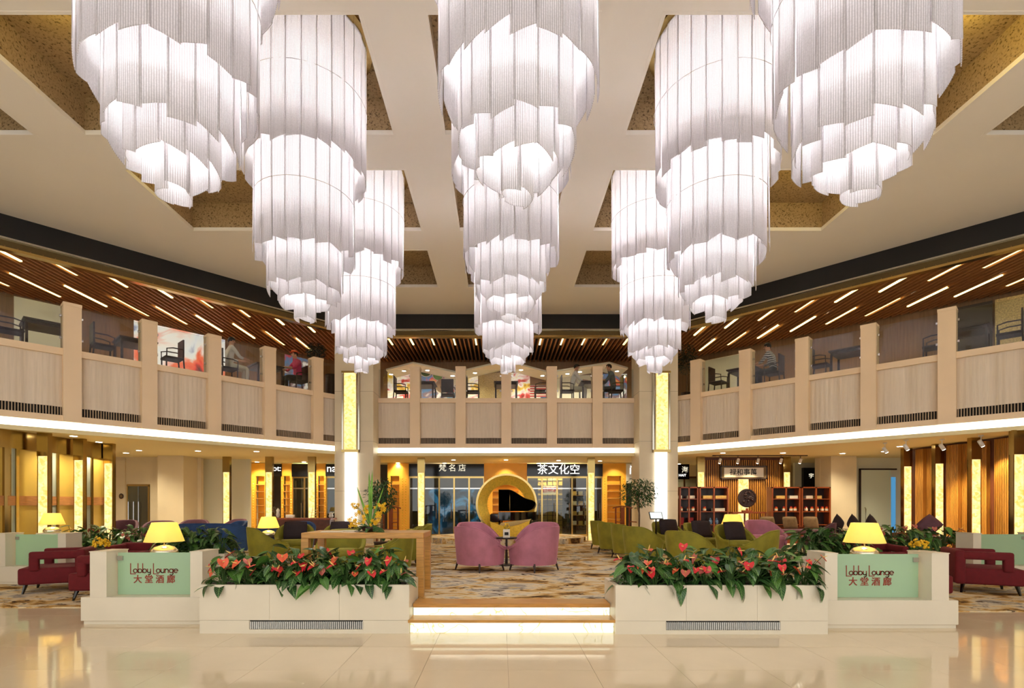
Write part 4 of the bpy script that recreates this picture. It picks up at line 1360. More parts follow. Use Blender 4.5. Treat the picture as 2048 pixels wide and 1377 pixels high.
# ---- leaf / flower meshes
def leaf_mesh(L, W, droop, fold, mat='leaf'):
    def lf(u, v):
        t = v
        a = (u - .5) * 2
        wd = W / 2 * (math.sin(PI * min(1, .12 + .88 * t) ** .75) ** .9) if t < 1 else 0
        y = L * t - (.22 * L * abs(a) * (1 - t) ** 3)
        z = -droop * t * t * L + fold * abs(a) * wd
        return (a * wd, y, z)
    return MB().grid(lf, 5, 8).mesh('leaf', mat, smooth=True)
LEAF = [leaf_mesh(.17, .11, .30, .25), leaf_mesh(.20, .115, .5, .2), leaf_mesh(.15, .08, .2, .3), leaf_mesh(.19, .12, .8, .15)]
def spathe(mat):
    mb = MB()
    def sf(u, v):
        a = (u - .5) * 2
        wd = .052 * math.sin(PI * min(1, .16 + .84 * v) ** .7) if v < 1 else 0
        return (a * wd, .10 * v - .02 - .02 * abs(a) * (1 - v) ** 2, .012 * abs(a) - .012 * v * v)
    mb.grid(sf, 5, 7)
    return mb.mesh('spathe', mat, smooth=True)
SPA = [spathe('spathe_red'), spathe('spathe_orange'), spathe('spathe_pink')]
SPD = MB().tube([(0, .005, .002), (0, .02, .03), (0, .035, .06)], [.006, .007, .003], 6).mesh('spadix', 'spadix')
arrangement()

PR = random.Random(21)
def plant(loc, label, nleaf=22, nflow=3, reach=.26, hgt=.40, group='anthurium plants', name='anthurium_plant', redness=0, sc=1.0):
    o = thing(name, label, 'plant', loc, PR.uniform(0, .0), group, (sc, sc, sc))
    stems = MB()
    for q in range(nleaf):
        a = PR.uniform(0, 2 * PI)
        t = (q + .5) / nleaf
        R_ = reach * (1 - .75 * t) * PR.uniform(.7, 1.15)
        z = hgt * (.12 + .85 * t) * PR.uniform(.85, 1.1)
        p = Vector((R_ * math.cos(a), R_ * math.sin(a), z))
        stems.tube([(0, 0, -.02), (p.x * .45, p.y * .45, z * .75), tuple(p)], .004, 4)
        M = Matrix.Translation(p) @ Matrix.Rotation(a - PI / 2 + PR.uniform(-.5, .5), 4, 'Z') @ Matrix.Rotation(PR.uniform(-.75, .45) * (1.1 - .6 * t), 4, 'X') @ Matrix.Rotation(PR.uniform(-.4, .4), 4, 'Y') @ Matrix.Scale(PR.uniform(.8, 1.15), 4)
        link('leaf', LEAF[PR.choice((0, 1, 2, 3))], o, M)
    for q in range(nflow):
        a = PR.uniform(PI * 1.1, PI * 1.9)
        R_ = PR.uniform(.10, reach + .02)
        z = hgt * PR.uniform(.5, 1.05)
        p = Vector((R_ * math.cos(a) * 1.1, R_ * math.sin(a), z))
        stems.tube([(0, 0, -.02), (p.x * .5, p.y * .5, z * .7), tuple(p)], .0035, 4)
        M = Matrix.Translation(p) @ Matrix.Rotation(a - PI / 2 + PR.uniform(-.7, .7), 4, 'Z') @ Matrix.Rotation(PR.uniform(-1.2, .1), 4, 'X') @ Matrix.Scale(PR.uniform(.8, 1.3), 4)
        k = PR.choice((0, 0, 0, 1, 2)) if redness == 0 else 2
        f = link('flower', SPA[k], o, M)
        link('spadix', SPD, f)
    stems.build('stems', 'stem_green', o)['kind'] = 'stuff'
    return o

# ---- white planters
def planter(x0, x1, y0, y1, H, label, grille=None, panels=3, plinth=True):
    o = thing('planter_box', label, 'planter', (x0, y0, 0))
    w, d = x1 - x0, y1 - y0
    z0 = .165 if plinth else 0
    t = .05
    for q in range(panels):
        a, b = q * w / panels, (q + 1) * w / panels
        MB().box(a + .0012, b - .0012, 0, t, z0, H).build('front_panel', 'cream_stone', o)
    MB().box(0, t, t, d, 0, H).build('side_panel', 'cream_stone', o)
    MB().box(w - t, w, t, d, 0, H).build('side_panel', 'cream_stone', o)
    MB().box(t, w - t, d - t, d, 0, H).build('back_panel', 'cream_stone', o)
    MB().box(t, w - t, t, d - t, H - .09, H - .06).build('soil', 'soil', o)
    if plinth:
        g0, g1 = grille if grille else (w * .45, w * .45)
        MB().box(0, g0, .004, t, 0, z0 - .003).build('plinth', 'cream_stone', o)
        MB().box(g1, w, .004, t, 0, z0 - .003).build('plinth', 'cream_stone', o)
        if grille:
            MB().box(g0, g1, .03, t, 0, z0 - .003).build('vent_recess', 'dark_gap', o)
            gm = MB()
            n = int((g1 - g0) / .024)
            for q in range(n):
                x = g0 + (q + .4) * (g1 - g0) / n
                gm.box(x, x + .009, .004, .03, .055, z0 - .02)
            gm.build('vent_fins', 'white_plastic', o)['kind'] = 'stuff'
            MB().box(g0, g1, .002, .03, 0, .05).build('vent_sill', 'cream_stone', o)
    return o
planter(-3.71, -1.13, 6.46, 7.16, .60, 'white stone planter left of the lit steps with a vent slot', (.61, 2.01))
planter(1.40, 4.0, 6.42, 7.10, .60, 'white stone planter right of the lit steps with a vent slot', (.62, 2.02))
for side, x0, x1, y0 in (('left', -3.62, -1.22, 6.62), ('right', 1.49, 3.91, 6.58)):
    n = 8
    for row in range(2):
        m_ = n if row == 0 else n - 1
        for q in range(m_):
            x = x0 + .12 + (q + .5 * row) * (x1 - x0 - .24) / (n - 1)
            lab = 'red anthurium in the %s front planter, %s row, %s from the left' % (side, ('front', 'rear')[row], ORD[q])
            plant((x, y0 + row * .28, .53), lab, 30 if row else 28, 1 if row else 4, .18, .50 if row else .40, 'red anthuriums in the front planters')
for lab, x0, x1, y0, y1, n, nf, side in (('white planter behind the left red armchairs', -9.75, -7.35, 11.45, 11.95, 6, 2, 'far left'), ('white planter behind the left sign lamp', -6.95, -5.50, 10.45, 10.95, 5, 0, 'left inner'),
                             ('white planter behind the right sign lamp', 5.68, 7.0, 10.0, 10.5, 5, 0, 'right inner'), ('white planter behind the right red armchairs', 7.55, 9.75, 11.1, 11.6, 6, 2, 'far right')):
    z = .0
    planter(x0, x1, y0, y1, .60, lab, None, 2, False)
    for q in range(n):
        x = x0 + .2 + q * (x1 - x0 - .4) / (n - 1)
        plant((x, (y0 + y1) / 2, .53), '%s in the %s planter, %s from the left' % ('dusky anthurium' if nf else 'glossy leafy foliage plant', side, ORD[q]), 44, nf, .32, .56, 'plants in the side planters', 'anthurium_plant' if nf else 'foliage_plant', 1, 1.05)

# ---- Lobby Lounge sign pedestals
def stroke(mb, pts, w, M=None):
    """flat ribbon lettering along a polyline in the XZ plane"""
    for i in range(len(pts) - 1):
        a, b = Vector((pts[i][0], 0, pts[i][1])), Vector((pts[i + 1][0], 0, pts[i + 1][1]))
        d = (b - a)
        if d.length < 1e-6:
            continue
        d.normalize()
        n = Vector((-d.z, 0, d.x)) * w / 2
        e = d * w * .35
        y0, y1 = Vector((0, -.003, 0)), Vector((0, 0, 0))
        q = [a - e + n, b + e + n, b + e - n, a - e - n]
        mb.add([p + y0 for p in q] + [p + y1 for p in q], [(0, 1, 2, 3), (7, 6, 5, 4), (0, 4, 5, 1), (1, 5, 6, 2), (2, 6, 7, 3), (3, 7, 4, 0)])
def arc(cx_, cz_, r, a0, a1, n=14, sx_=1.0):
    return [(cx_ + sx_ * r * math.cos(math.radians(a0 + (a1 - a0) * i / n)), cz_ + r * math.sin(math.radians(a0 + (a1 - a0) * i / n))) for i in range(n + 1)]
def lobby_lettering(wid):
    """thin geometric 'Lobby Lounge'; unit x-height 1, returns a MB scaled to width wid, and advances"""
    x = 0.0
    polys = []
    def L():
        nonlocal x
        polys.append([(x, 2.45), (x, -.30), (x + 1.3, -.30)]); x += .75
    def o_():
        nonlocal x
        polys.append(arc(x + .5, .5, .5, 0, 360)); x += 1.22
    def b_():
        nonlocal x
        polys.append([(x, 2.45), (x, 0)]); polys.append(arc(x + .5, .5, .5, 180, -180)); x += 1.25
    def y_():
        nonlocal x
        polys.append([(x, 1.0), (x, .45)] + arc(x + .42, .42, .42, 180, 360)); polys.append([(x + .84, 1.0), (x + .84, -.1)] + arc(x + .42, -.1, .42, 0, -120)); x += 1.05
    def u_():
        nonlocal x
        polys.append([(x, 1.0), (x, .45)] + arc(x + .42, .42, .42, 180, 360)); polys.append([(x + .84, 1.0), (x + .84, 0)]); x += 1.12
    def n_():
        nonlocal x
        polys.append([(x, 1.0), (x, 0)]); polys.append(arc(x + .42, .56, .42, 180, 0) + [(x + .84, 0)]); x += 1.12
    def g_():
        nonlocal x
        polys.append(arc(x + .5, .5, .5, 0, 360)); polys.append([(x + 1.0, 1.0), (x + 1.0, -.1)] + arc(x + .5, -.1, .5, 0, -130)); x += 1.24
    def e_():
        nonlocal x
        polys.append([(x, .5), (x + 1.0, .5)] + arc(x + .5, .5, .5, 0, 310)); x += 1.1
    for f in (L, o_, b_, b_, y_):
        f()
    x += .55
    for f in (L, o_, u_, n_, g_, e_):
        f()
    s = wid / x
    mb = MB()
    for p in polys:
        stroke(mb, [(q[0] * s - wid / 2, q[1] * s) for q in p], .0105)
    return mb
def pedestal(xa, xb, D, side, label, zbase=.36, ztop=.955, text_on=True, px_text=None, openpost='left', gl=None):
    """stone plinth carrying two stone posts and a frosted green glass pane"""
    o = thing('sign_pedestal', label, 'sign', (0, D, 0))
    MB().rbox(xa, xb, 0, .62, .045, zbase, .006, 1).build('base_block', 'cream_stone', o)
    MB().box(xa + .03, xb - .02, .02, .6, 0, .045).build('plinth', 'cream_stone', o)
    d = .42
    p0 = (xa + .11, xa + .33) if openpost == 'left' else (xb - .33, xb - .11)
    p1 = (gl[1], gl[1] + .16) if openpost == 'left' else (gl[0] - .16, gl[0])
    for (a, b) in (p0, p1):
        q = MB().box(a, b, .02, d, zbase, ztop).build('post', 'cream_stone', o)
        MB().box(a - .006, b + .006, .012, d + .008, ztop, ztop + .012).build('post_cap', 'cream_stone', q)
    g0, g1 = gl
    g = MB().box(g0, g1, .20, .215, zbase + .004, ztop - .02).build('glass_panel', 'frosted_green', o)
    for xx in (g0 + .0, g1 - .075):
        MB().box(xx, xx + .075, .185, .23, ztop - .125, ztop - .065).build('glass_clip', 'steel', o)
    if text_on:
        cx_, wid = px_text
        tx = lobby_lettering(wid)
        t = tx.build('lettering', 'red_ink', g, recalc=False)
        t.location = (cx_, .198, zbase + .30)
        text('lettering', '大 堂 酒 廊', .118, 'red_ink', g, (cx_ + .0, .197, zbase + .205), 0, .002, .0015)
    return o
pedestal(-5.56, -3.73, 6.94, 'left', 'stone pedestal with frosted glass Lobby Lounge sign on the left', px_text=(X_(309, 7.14), X_(356, 7.14) - X_(261, 7.14)), gl=(-5.21, -4.12), openpost='left')
pedestal(4.02, 5.86, 6.72, 'right', 'stone pedestal with frosted glass Lobby Lounge sign on the right', px_text=(X_(1740, 6.92), X_(1788, 6.92) - X_(1693, 6.92)), gl=(4.32, 5.5), openpost='right')
pedestal(-10.15, -8.5, 10.38, 'far left', 'plain frosted glass pedestal at the far left edge', gl=(-9.78, -8.78), text_on=False, openpost='left', ztop=1.0)
pedestal(9.25, 11.0, 10.42, 'far right', 'plain frosted glass pedestal at the far right edge', gl=(9.55, 10.6), text_on=False, openpost='right', ztop=1.0)

# ---- table lamps
def shade_mesh(r0, r1, h):
    return MB().lathe([(r0, 0), (r1, h)], 28, cap=False).lathe([(r0 - .004, .001), (r1 - .004, h - .001)], 28, cap=False).mesh('shade', 'lamp_shade', smooth=True)
sh1 = shade_mesh(.265, .165, .285)
dome = MB().lathe([(.02, 0), (.165, .0), (.185, .03), (.175, .08), (.13, .125), (.05, .15), (.012, .155)], 24).mesh('base', 'silver_dome', smooth=True)
neck = MB().tube([(0, 0, .15), (0, 0, .24)], .012, 8).tube([(0, 0, .22), (0, 0, .40)], .008, 6).mesh('neck', 'gold_frame')
fin_me = MB().box(-.15, .15, -.003, .003, .44, .446).box(-.003, .003, -.15, .15, .44, .446).mesh('shade_spider', 'steel')
def table_lamp(loc, label, sc=1.0, power=3.6):
    o = thing('table_lamp', label, 'lamp', loc, 0, 'table lamps', (sc, sc, sc))
    link('base', dome, o); link('neck', neck, o)
    s = link('shade', sh1, o, Matrix.Translation((0, 0, .205)))
    link('shade_spider', fin_me, s, Matrix.Translation((0, 0, -.2)))
    lamp('lamp_bulb', 'POINT', (0, 0, .34), power, (1, .84, .50), .035, o)
def plinth_table(x, y, h, label, w=.30, z0=0.0, mat='cream_stone'):
    o = thing('side_table', label, 'table', (x, y, z0))
    MB().box(-w, w, -w * .75, w * .75, h - .04, h).build('tabletop', mat, o)
    MB().box(-w + .03, w - .03, -w * .75 + .03, w * .75 - .03, 0, h - .04).build('pedestal', mat, o)
plinth_table(-5.02, 7.86, .83, 'white plinth table behind the left Lobby Lounge glass')
plinth_table(5.28, 7.66, .83, 'white plinth table behind the right Lobby Lounge glass')
table_lamp((-5.02, 7.83, .83), 'table lamp with silver dome base behind the left Lobby Lounge sign')
table_lamp((5.28, 7.63, .83), 'table lamp with silver dome base behind the right Lobby Lounge sign')
plinth_table(X_(88, 11.0), 11.22, .98, 'white plinth table behind the far left glass pedestal', .22)
table_lamp((X_(88, 11.0), 11.2, .98), 'table lamp above the far left glass pedestal', .85, 3)
def round_table(x, y, h, label, r=.26):
    o = thing('side_table', label, 'table', (x, y, ZP))
    MB().lathe([(r, h - .03), (r, h)], 24).build('tabletop', 'dark_wood', o)
    MB().lathe([(.03, .02), (.022, h - .03)], 10).build('stem', 'dark_wood', o)
    MB().lathe([(.17, 0), (.16, .02), (.03, .03)], 20).build('foot', 'dark_wood', o)
round_table(X_(537, 12.6), 12.6, .50, 'round dark side table under the small left lamp')
table_lamp((X_(537, 12.6), 12.6, ZP + .50), 'small table lamp among the blue and green chairs on the left', .95, 4)
round_table(X_(1465, 13.0), 13.0, .50, 'round dark side table under the bright yellow lamp')
table_lamp((X_(1465, 13.0), 13.0, ZP + .50), 'table lamp with bright yellow shade among the right chairs', 1.05, 7)

# ---- small table between the pink chairs with a card and flowers
round_table(X_(1013, 10.9), 10.95, .58, 'small dark table between the pink chairs', .22)
o = thing('table_card', 'small tent card on the table between the pink chairs', 'card', (X_(1013, 10.8), 10.85, ZP + .58))
MB().add([(-.07, -.03, 0), (.07, -.03, 0), (.07, 0, .17), (-.07, 0, .17), (-.07, .03, 0), (.07, .03, 0)], [(0, 1, 2, 3), (3, 2, 5, 4)]).build('card', 'paper', o, recalc=False)
MB().box(-.04, .04, -.032, -.012, .05, .11).build('print', 'ink', o)
o = thing('bud_vase', 'small vase of yellow flowers between the pink chairs', 'flowers', (X_(1014, 11.0), 11.05, ZP + .58))
MB().lathe([(.03, 0), (.04, .05), (.02, .11), (.026, .13)], 12).build('vase', 'pot_dark', o, smooth=True)
vb = MB(); vf = MB()
for q in range(9):
    a = q * .7; x_, y_2, z_ = .06 * math.cos(a), .05 * math.sin(a), .2 + .012 * (q % 4) * 2
    vb.tube([(0, 0, .1), (x_, y_2, z_)], .003, 4); vf.sphere((x_, y_2, z_), .018, 7, 5)
vb.build('stems', 'stem_green', o)['kind'] = 'stuff'
vf.build('blossoms', 'yellow_petal', o)['kind'] = 'stuff'

# ---- red armchairs with open arms
def red_chair():
    o = thing('red_armchair', 'x', 'armchair')
    MB().rbox(-.44, .44, -.46, .44, .16, .45, .04).build('seat', 'red_fabric', o, smooth=True)
    MB().rbox(-.48, .48, .34, .50, .16, .76, .05).build('backrest', 'red_fabric', o, smooth=True)
    for s in (-1, 1):
        x0, x1 = sorted((s * .36, s * .48))
        MB().rbox(x0, x1, -.30, .40, .60, .74, .035).build('armrest', 'red_fabric', o, smooth=True)
        MB().rbox(x0, x1, -.30, -.16, .40, .66, .03).build('arm_post', 'red_fabric', o, smooth=True)
        for y in (-.36, .36):
            MB().tube([(s * .36, y, .17), (s * .40, y * 1.1, 0)], [.035, .018], 8).build('leg', 'black_lacquer', o)
    return o
rc = red_chair(); ur = []
for x, y, rz, lab in ((-8.2, 9.72, -1.1, 'dark red armchair with open arms on the far left carpet'), (-6.62, 9.0, -1.5, 'dark red armchair mostly hidden behind the left sign pedestal'), (-7.5, 10.85, .2, 'dark red armchair behind the left sign lamp'),
                      (8.75, 9.55, 1.1, 'dark red armchair with open arms on the far right carpet'), (6.72, 8.75, 1.5, 'dark red armchair mostly hidden behind the right sign pedestal'), (7.65, 10.75, -.2, 'dark red armchair behind the right sign lamp')):
    put(rc, ur, (x, y, .012), rz, lab, 'dark red armchairs')
def kalanchoe(x, y, label):
    plinth_table(x, y, .62, label.replace('potted yellow flowers', 'small white table under the yellow flowers'), .16, .012)
    o = thing('potted_flowers', label, 'flowers', (x, y, .632))
    MB().lathe([(.07, 0), (.09, .10), (.095, .11)], 14).build('pot', 'pot_dark', o, smooth=True)
    r = random.Random(4)
    b = MB()
    for q in range(60):
        a = r.uniform(0, 6.28); R_ = .14 * math.sqrt(r.random()); z = .30 - R_ * .6 + r.uniform(-.05, .05)
        b.sphere((R_ * math.cos(a), R_ * math.sin(a), z), .022, 6, 4)
    b.build('blossoms', 'yellow_petal', o)['kind'] = 'stuff'
    for q in range(14):
        a = q * .45 * 2; M = Matrix.Translation((.03 * math.cos(a), .03 * math.sin(a), .10 + .008 * q)) @ Matrix.Rotation(a, 4, 'Z') @ Matrix.Rotation(.3, 4, 'X') @ Matrix.Scale(.75, 4)
        link('leaf', LEAF[2], o, M)
kalanchoe(X_(203, 9.9), 9.9, 'potted yellow flowers beside the left red armchairs')
kalanchoe(X_(1838, 9.6), 9.6, 'potted yellow flowers beside the right red armchairs')

# ---- stage, gold ring and grand piano
sg = struct(MB().prism([(.2 + 2.7 * math.cos(2 * PI * k / 48), 18.1 + 2.05 * math.sin(2 * PI * k / 48)) for k in range(48)], ZP, ZP + .16).build('floor_stage', 'carpet'))
ZT = ZP + .16
rg = thing('gold_ring', 'large gold moon gate ring standing behind the piano', 'sculpture', (X_(1013, 18.9), 18.95, ZT))
Rz = Matrix.Translation((0, 0, 1.10)) @ Matrix.Rotation(PI / 2, 4, 'X')
def ring_prof(pr, seg=64):
    mb = MB(); n = len(pr); vs = []; fs = []
    for k in range(seg):
        a = 2 * PI * k / seg
        for r, y in pr:
            vs.append((r * math.cos(a), r * math.sin(a), y))
    for k in range(seg):
        k2 = (k + 1) % seg
        for j in range(n):
            j2 = (j + 1) % n
            fs.append((k * n + j, k2 * n + j, k2 * n + j2, k * n + j2))
    return mb.add(vs, fs, Rz)
ring_prof([(1.03, .10), (.70, .02), (.70, -.18), (1.03, -.18)]).build('ring_face', 'gold_leaf', rg, smooth=True)
ring_prof([(1.10, .14), (1.03, .14), (1.03, -.18), (1.10, -.18)]).build('ring_rim', 'gold_frame', rg, smooth=True)
lamp('ring_fill', 'SPOT', (0, -.9, 2.45), 25, (1, .8, .4), .05, rg, (-.5, 0, 0), 1.4, .6)  # added spot without a fixture, in front of the gold ring
cr2 = thing('gold_crescent', 'low gold crescent plinth in front of the piano', 'sculpture', (X_(1018, 16.5), 16.5, ZT))
pl = [(-.62, .0), (.62, .0)] + [(.62 * math.cos(a), .60 - .60 * math.sin(a) * .0 - .22 * math.cos(a * 1.0) * 0 + .0) for a in ()]
outl = [(-.50, 0), (.52, 0), (.66, .60), (.30, .46), (0, .40), (-.30, .45), (-.60, .56)]
MB().prism(outl, -.06, .06, Matrix.Rotation(PI / 2, 4, 'X')).build('crescent', 'gold_leaf', cr2)
MB().prism([(.66, .60), (.70, .64), (-.25, .52), (-.30, .45), (0, .40), (.30, .46)], -.09, .09, Matrix.Rotation(PI / 2, 4, 'X')).build('crest', 'gold_frame', cr2)

pn = thing('grand_piano', 'black grand piano with raised lid on the round stage', 'piano', (X_(997, 17.2), 17.0, ZT), 0, None, (.75, .9, .86))
out_ = [(0, 0), (.42, 0)] + [(.42 + .98 * t, .0 + .62 * (3 * t * t - 2 * t * t * t)) for t in [i / 10 for i in range(1, 10)]] + [(1.52, .68), (1.66, .80), (1.72, .98), (1.68, 1.18), (1.55, 1.32), (1.36, 1.40), (0, 1.40)]
MB().prism(out_, .66, .98).build('case', 'black_lacquer', pn)
MB().rbox(-.36, .0, .03, 1.37, .60, .74, .01, 1).build('key_bed', 'black_lacquer', pn)
MB().box(-.30, -.12, .10, 1.30, .74, .757).build('keys', 'white_plastic', pn)
kb = MB()
for q in range(36):
    if q % 7 not in (2, 6):
        kb.box(-.22, -.12, .12 + q * .033, .134 + q * .033, .757, .768)
kb.build('black_keys', 'black_lacquer', pn)['kind'] = 'stuff'
MB().box(-.36, -.02, .0, .06, .60, .90).build('cheek', 'black_lacquer', pn)
MB().box(-.36, -.02, 1.34, 1.40, .60, .90).build('cheek', 'black_lacquer', pn)
al = math.radians(36)
def lidp(x, y, off):
    d = 1.40 - y
    return (x, 1.40 - d * math.cos(al) + off * math.sin(al), 1.0 + d * math.sin(al) + off * math.cos(al))
lv = [lidp(x, y, 0) for x, y in out_] + [lidp(x, y, .025) for x, y in out_]
n = len(out_)
MB().add(lv, [list(range(n))[::-1], list(range(n, 2 * n))] + [(i, (i + 1) % n, n + (i + 1) % n, n + i) for i in range(n)]).build('lid', 'black_lacquer', pn)
MB().tube([(.5, .25, .98), lidp(.5, .30, 0)], .006, 6).build('lid_prop', 'gold_frame', pn)
MB().box(.05, .07, .3, 1.1, .98, 1.0).build('music_desk', 'black_lacquer', pn)
for x, y in ((.05, .15), (.05, 1.25), (1.45, 1.0)):
    lg = MB().tube([(x, y, .66), (x, y, .08)], [.06, .04], 10).build('leg', 'black_lacquer', pn)
    MB().sphere((x, y, .035), .035, 8, 6).build('caster', 'gold_frame', lg)
MB().tube([(.15, .7, .66), (.15, .7, .08)], .03, 8).box(.05, .2, .58, .82, .05, .10).build('pedal_lyre', 'black_lacquer', pn)
bench = thing('piano_bench', 'black piano bench left of the grand piano', 'bench', (X_(975, 17.2) - .35, 17.65, ZT))
MB().rbox(-.18, .18, -.35, .35, .42, .50, .02).build('seat', 'black_lacquer', bench)
for a in (-1, 1):
    for b in (-1, 1):
        MB().box(a * .14 - .02, a * .14 + .02, b * .30 - .02, b * .30 + .02, 0, .42).build('leg', 'black_lacquer', bench)

# ---- wooden counter with things on it
ct = thing('wooden_counter', 'dark wooden counter in front of the left shops', 'counter', (X_(606, 16.4), 16.4, ZP))
MB().box(-.92, .92, -.25, .25, 0, .78).build('body', 'walnut', ct)
MB().box(-.96, .96, -.30, .30, .78, .83).build('worktop', 'rosewood', ct)
zt_ = ZP + .83
o = thing('small_plant', 'small twiggy plant at the left end of the counter', 'plant', (X_(546, 16.6) + .08, 16.6, zt_))
MB().lathe([(.05, 0), (.07, .08)], 12).build('pot', 'pot_dark', o)
tw = MB(); r = random.Random(2)
for q in range(9):
    a = r.uniform(0, 6.28); tw.tube([(0, 0, .06), (.05 * math.cos(a), .05 * math.sin(a), .2), (.1 * math.cos(a), .1 * math.sin(a), .3 + .05 * r.random())], .005, 4)
tw.build('twigs', 'bark', o)['kind'] = 'stuff'
for q in range(16):
    a = r.uniform(0, 6.28); M = Matrix.Translation((.09 * math.cos(a), .09 * math.sin(a), .15 + .2 * r.random())) @ Matrix.Rotation(a, 4, 'Z') @ Matrix.Scale(.4, 4)
    link('leaf', LEAF[2], o, M)
for px, lab, mt, w_, h_ in ((556, 'white porcelain figure on the wooden counter', 'pot_white', .06, .30), (662, 'white flower bowl on the wooden counter', 'pot_white', .08, .18)):
    o = thing('porcelain_piece', lab, 'ornament', (X_(px, 16.5), 16.5, zt_))
    MB().lathe([(w_ * .5, 0), (w_, h_ * .3), (w_ * .7, h_ * .6), (w_ * .9, h_ * .8), (w_ * .3, h_)], 14).build('body', mt, o, smooth=True)
    MB().lathe([(w_ * .6, 0), (w_ * .6, .02)], 14).build('foot', 'dark_wood', o)
tag(MB().rbox(X_(572, 16.5), X_(588, 16.5), 16.45, 16.6, zt_, zt_ + .10, .02, 2).build('towel_stack', 'paper'), 'folded white cloths on the wooden counter', 'cloths')
o = thing('stepped_rack', 'small stepped gold rack at the right end of the counter', 'rack', (X_(628, 16.5), 16.5, zt_))
for q in range(4):
    MB().box(-.10 + .02 * q, .10 + .01 * q, -.06, .06, .08 * q, .08 * q + .012).build('tier', 'gold_frame', o)
MB().tube([(-.09, 0, 0), (-.04, 0, .32)], .006, 5).build('upright', 'gold_frame', o)
MB().tube([(.09, 0, 0), (.12, 0, .32)], .006, 5).build('upright', 'gold_frame', o)

# ---- potted trees
def tree(x, y, z0, zc, rx, rz_, label, n=900, mat='ficus_leaf', pot='pot_dark', name='potted_tree', ls=.045, droop=.5):
    o = thing(name, label, 'plant', (x, y, z0))
    MB().lathe([(.13, 0), (.18, .30), (.19, .32), (.16, .32)], 18).build('pot', pot, o, smooth=True)
    r = random.Random(int(abs(x) * 100))
    tr_ = MB()
    tr_.tube([(0, 0, .28), (.02, 0, (zc - z0) * .6), (0, .01, zc - z0)], [.03, .025, .012], 8)
    for q in range(12):
        a = r.uniform(0, 6.28); e = r.uniform(-.2, .9)
        tr_.tube([(0, 0, (zc - z0) * r.uniform(.6, .95)), (rx * .7 * math.cos(a) * math.cos(e), rx * .7 * math.sin(a) * math.cos(e), zc - z0 + rz_ * .7 * math.sin(e))], [.010, .004], 5)
    tr_.build('trunk', 'bark', o)
    lv = MB()
    for q in range(n):
        a = r.uniform(0, 6.28); u = r.uniform(-1, 1); R_ = r.random() ** .4
        c = math.sqrt(1 - u * u)
        p = Vector((rx * R_ * c * math.cos(a), rx * R_ * c * math.sin(a), zc - z0 + rz_ * R_ * u))
        M = Matrix.Translation(p) @ Matrix.Rotation(a + r.uniform(-.8, .8), 4, 'Z') @ Matrix.Rotation(r.uniform(-.3, droop * 2), 4, 'Y') @ Matrix.Rotation(r.uniform(-.6, .6), 4, 'X')
        s = ls * r.uniform(.7, 1.2)
        lv.add([(0, 0, 0), (s, -s * .38, .0), (s * 2.2, 0, -s * .2), (s, s * .38, .0)], [(0, 1, 2, 3)], M)
    lv.build('foliage', mat, o, recalc=False)['kind'] = 'stuff'
    return o
tree(X_(762, 13.2), 13.2, ZP, 1.80, .38, .46, 'leafy potted tree left of the aisle near the orange shelves', 1100, droop=.8)
tree(X_(1285, 13.9), 14.3, ZP, 1.90, .48, .42, 'bushy potted tree in front of the right corner column', 1300)

# ---- tablet stand and rosewood pieces
ts = thing('tablet_stand', 'tablet display on a black stand beside the potted tree', 'tablet', (X_(1312, 12.6), 12.6, ZP))
MB().lathe([(.16, 0), (.15, .02), (.025, .03), (.02, .95)], 16).build('stand', 'black_lacquer', ts)
Mt = Matrix.Translation((0, 0, .99)) @ Matrix.Rotation(.9, 4, 'X')
tbx = MB().rbox(-.16, .16, -.11, .11, -.012, .012, .01, 2, Mt).build('tablet', 'black_lacquer', ts)
MB().box(-.14, .14, -.09, .09, .012, .014, Mt).build('screen', 'tablet_screen', tbx)
def yoke_chair(x, y, rz, label):
    o = thing('yoke_back_chair', label, 'chair', (x, y, ZP), rz, 'rosewood yoke back chairs')
    MB().box(-.26, .26, -.22, .22, .46, .50).build('seat', 'rosewood', o)
    for a in (-1, 1):
        MB().box(a * .24 - .018, a * .24 + .018, -.22, -.184, 0, .46).build('leg', 'rosewood', o)
        MB().box(a * .24 - .018, a * .24 + .018, .184, .22, 0, 1.15).build('leg', 'rosewood', o)
        MB().box(a * .24 - .015, a * .24 + .015, -.2, .2, .70, .73).build('armrest', 'rosewood', o)
    MB().tube([(-.34, .2, 1.14), (-.2, .21, 1.17), (0, .22, 1.20), (.2, .21, 1.17), (.34, .2, 1.14)], .02, 8).build('top_rail', 'rosewood', o)
    MB().box(-.07, .07, .195, .21, .5, 1.17).build('back_splat', 'rosewood', o)
yoke_chair(X_(1252, 16.2), 16.2, .3, 'tall rosewood yoke back chair before the orange display wall')
yoke_chair(X_(772, 15.6), 15.8, -.3, 'tall rosewood yoke back chair beside the left potted tree')

# ---- papers on the oak table, and rails for the track lights
for px, y, rz, lab in ((668, 7.42, .2, 'open white menu lying on the left half of the oak table'), (700, 7.6, -.3, 'folded white menu in the middle of the oak table')):
    o = thing('menu', lab, 'menu', (X_(px, 7.5), y, ZP + .882), rz, 'menus on the oak table')
    MB().box(-.15, 0, -.1, .1, 0, .006).build('page', 'paper', o)
    MB().box(.001, .15, -.1, .1, 0, .005).build('page', 'paper', o)
for p0, p1, y0, y1, lab in ((1425, 1615, 911, 911, 'black ceiling track carrying the tea corner spotlights'),):
    D = (ZS - EYE) * F / (CY - y0)
    o = thing('light_track', lab, 'track', (X_((p0 + p1) / 2, D), D, ZS))
    L2 = (X_(p1, D) - X_(p0, D)) / 2
    MB().box(-L2, L2, -.015, .015, -.028, 0).build('rail', 'dark_wood', o)
    MB().box(-L2, -L2 + .1, -.02, .02, -.035, 0).build('end_feed', 'dark_wood', o)
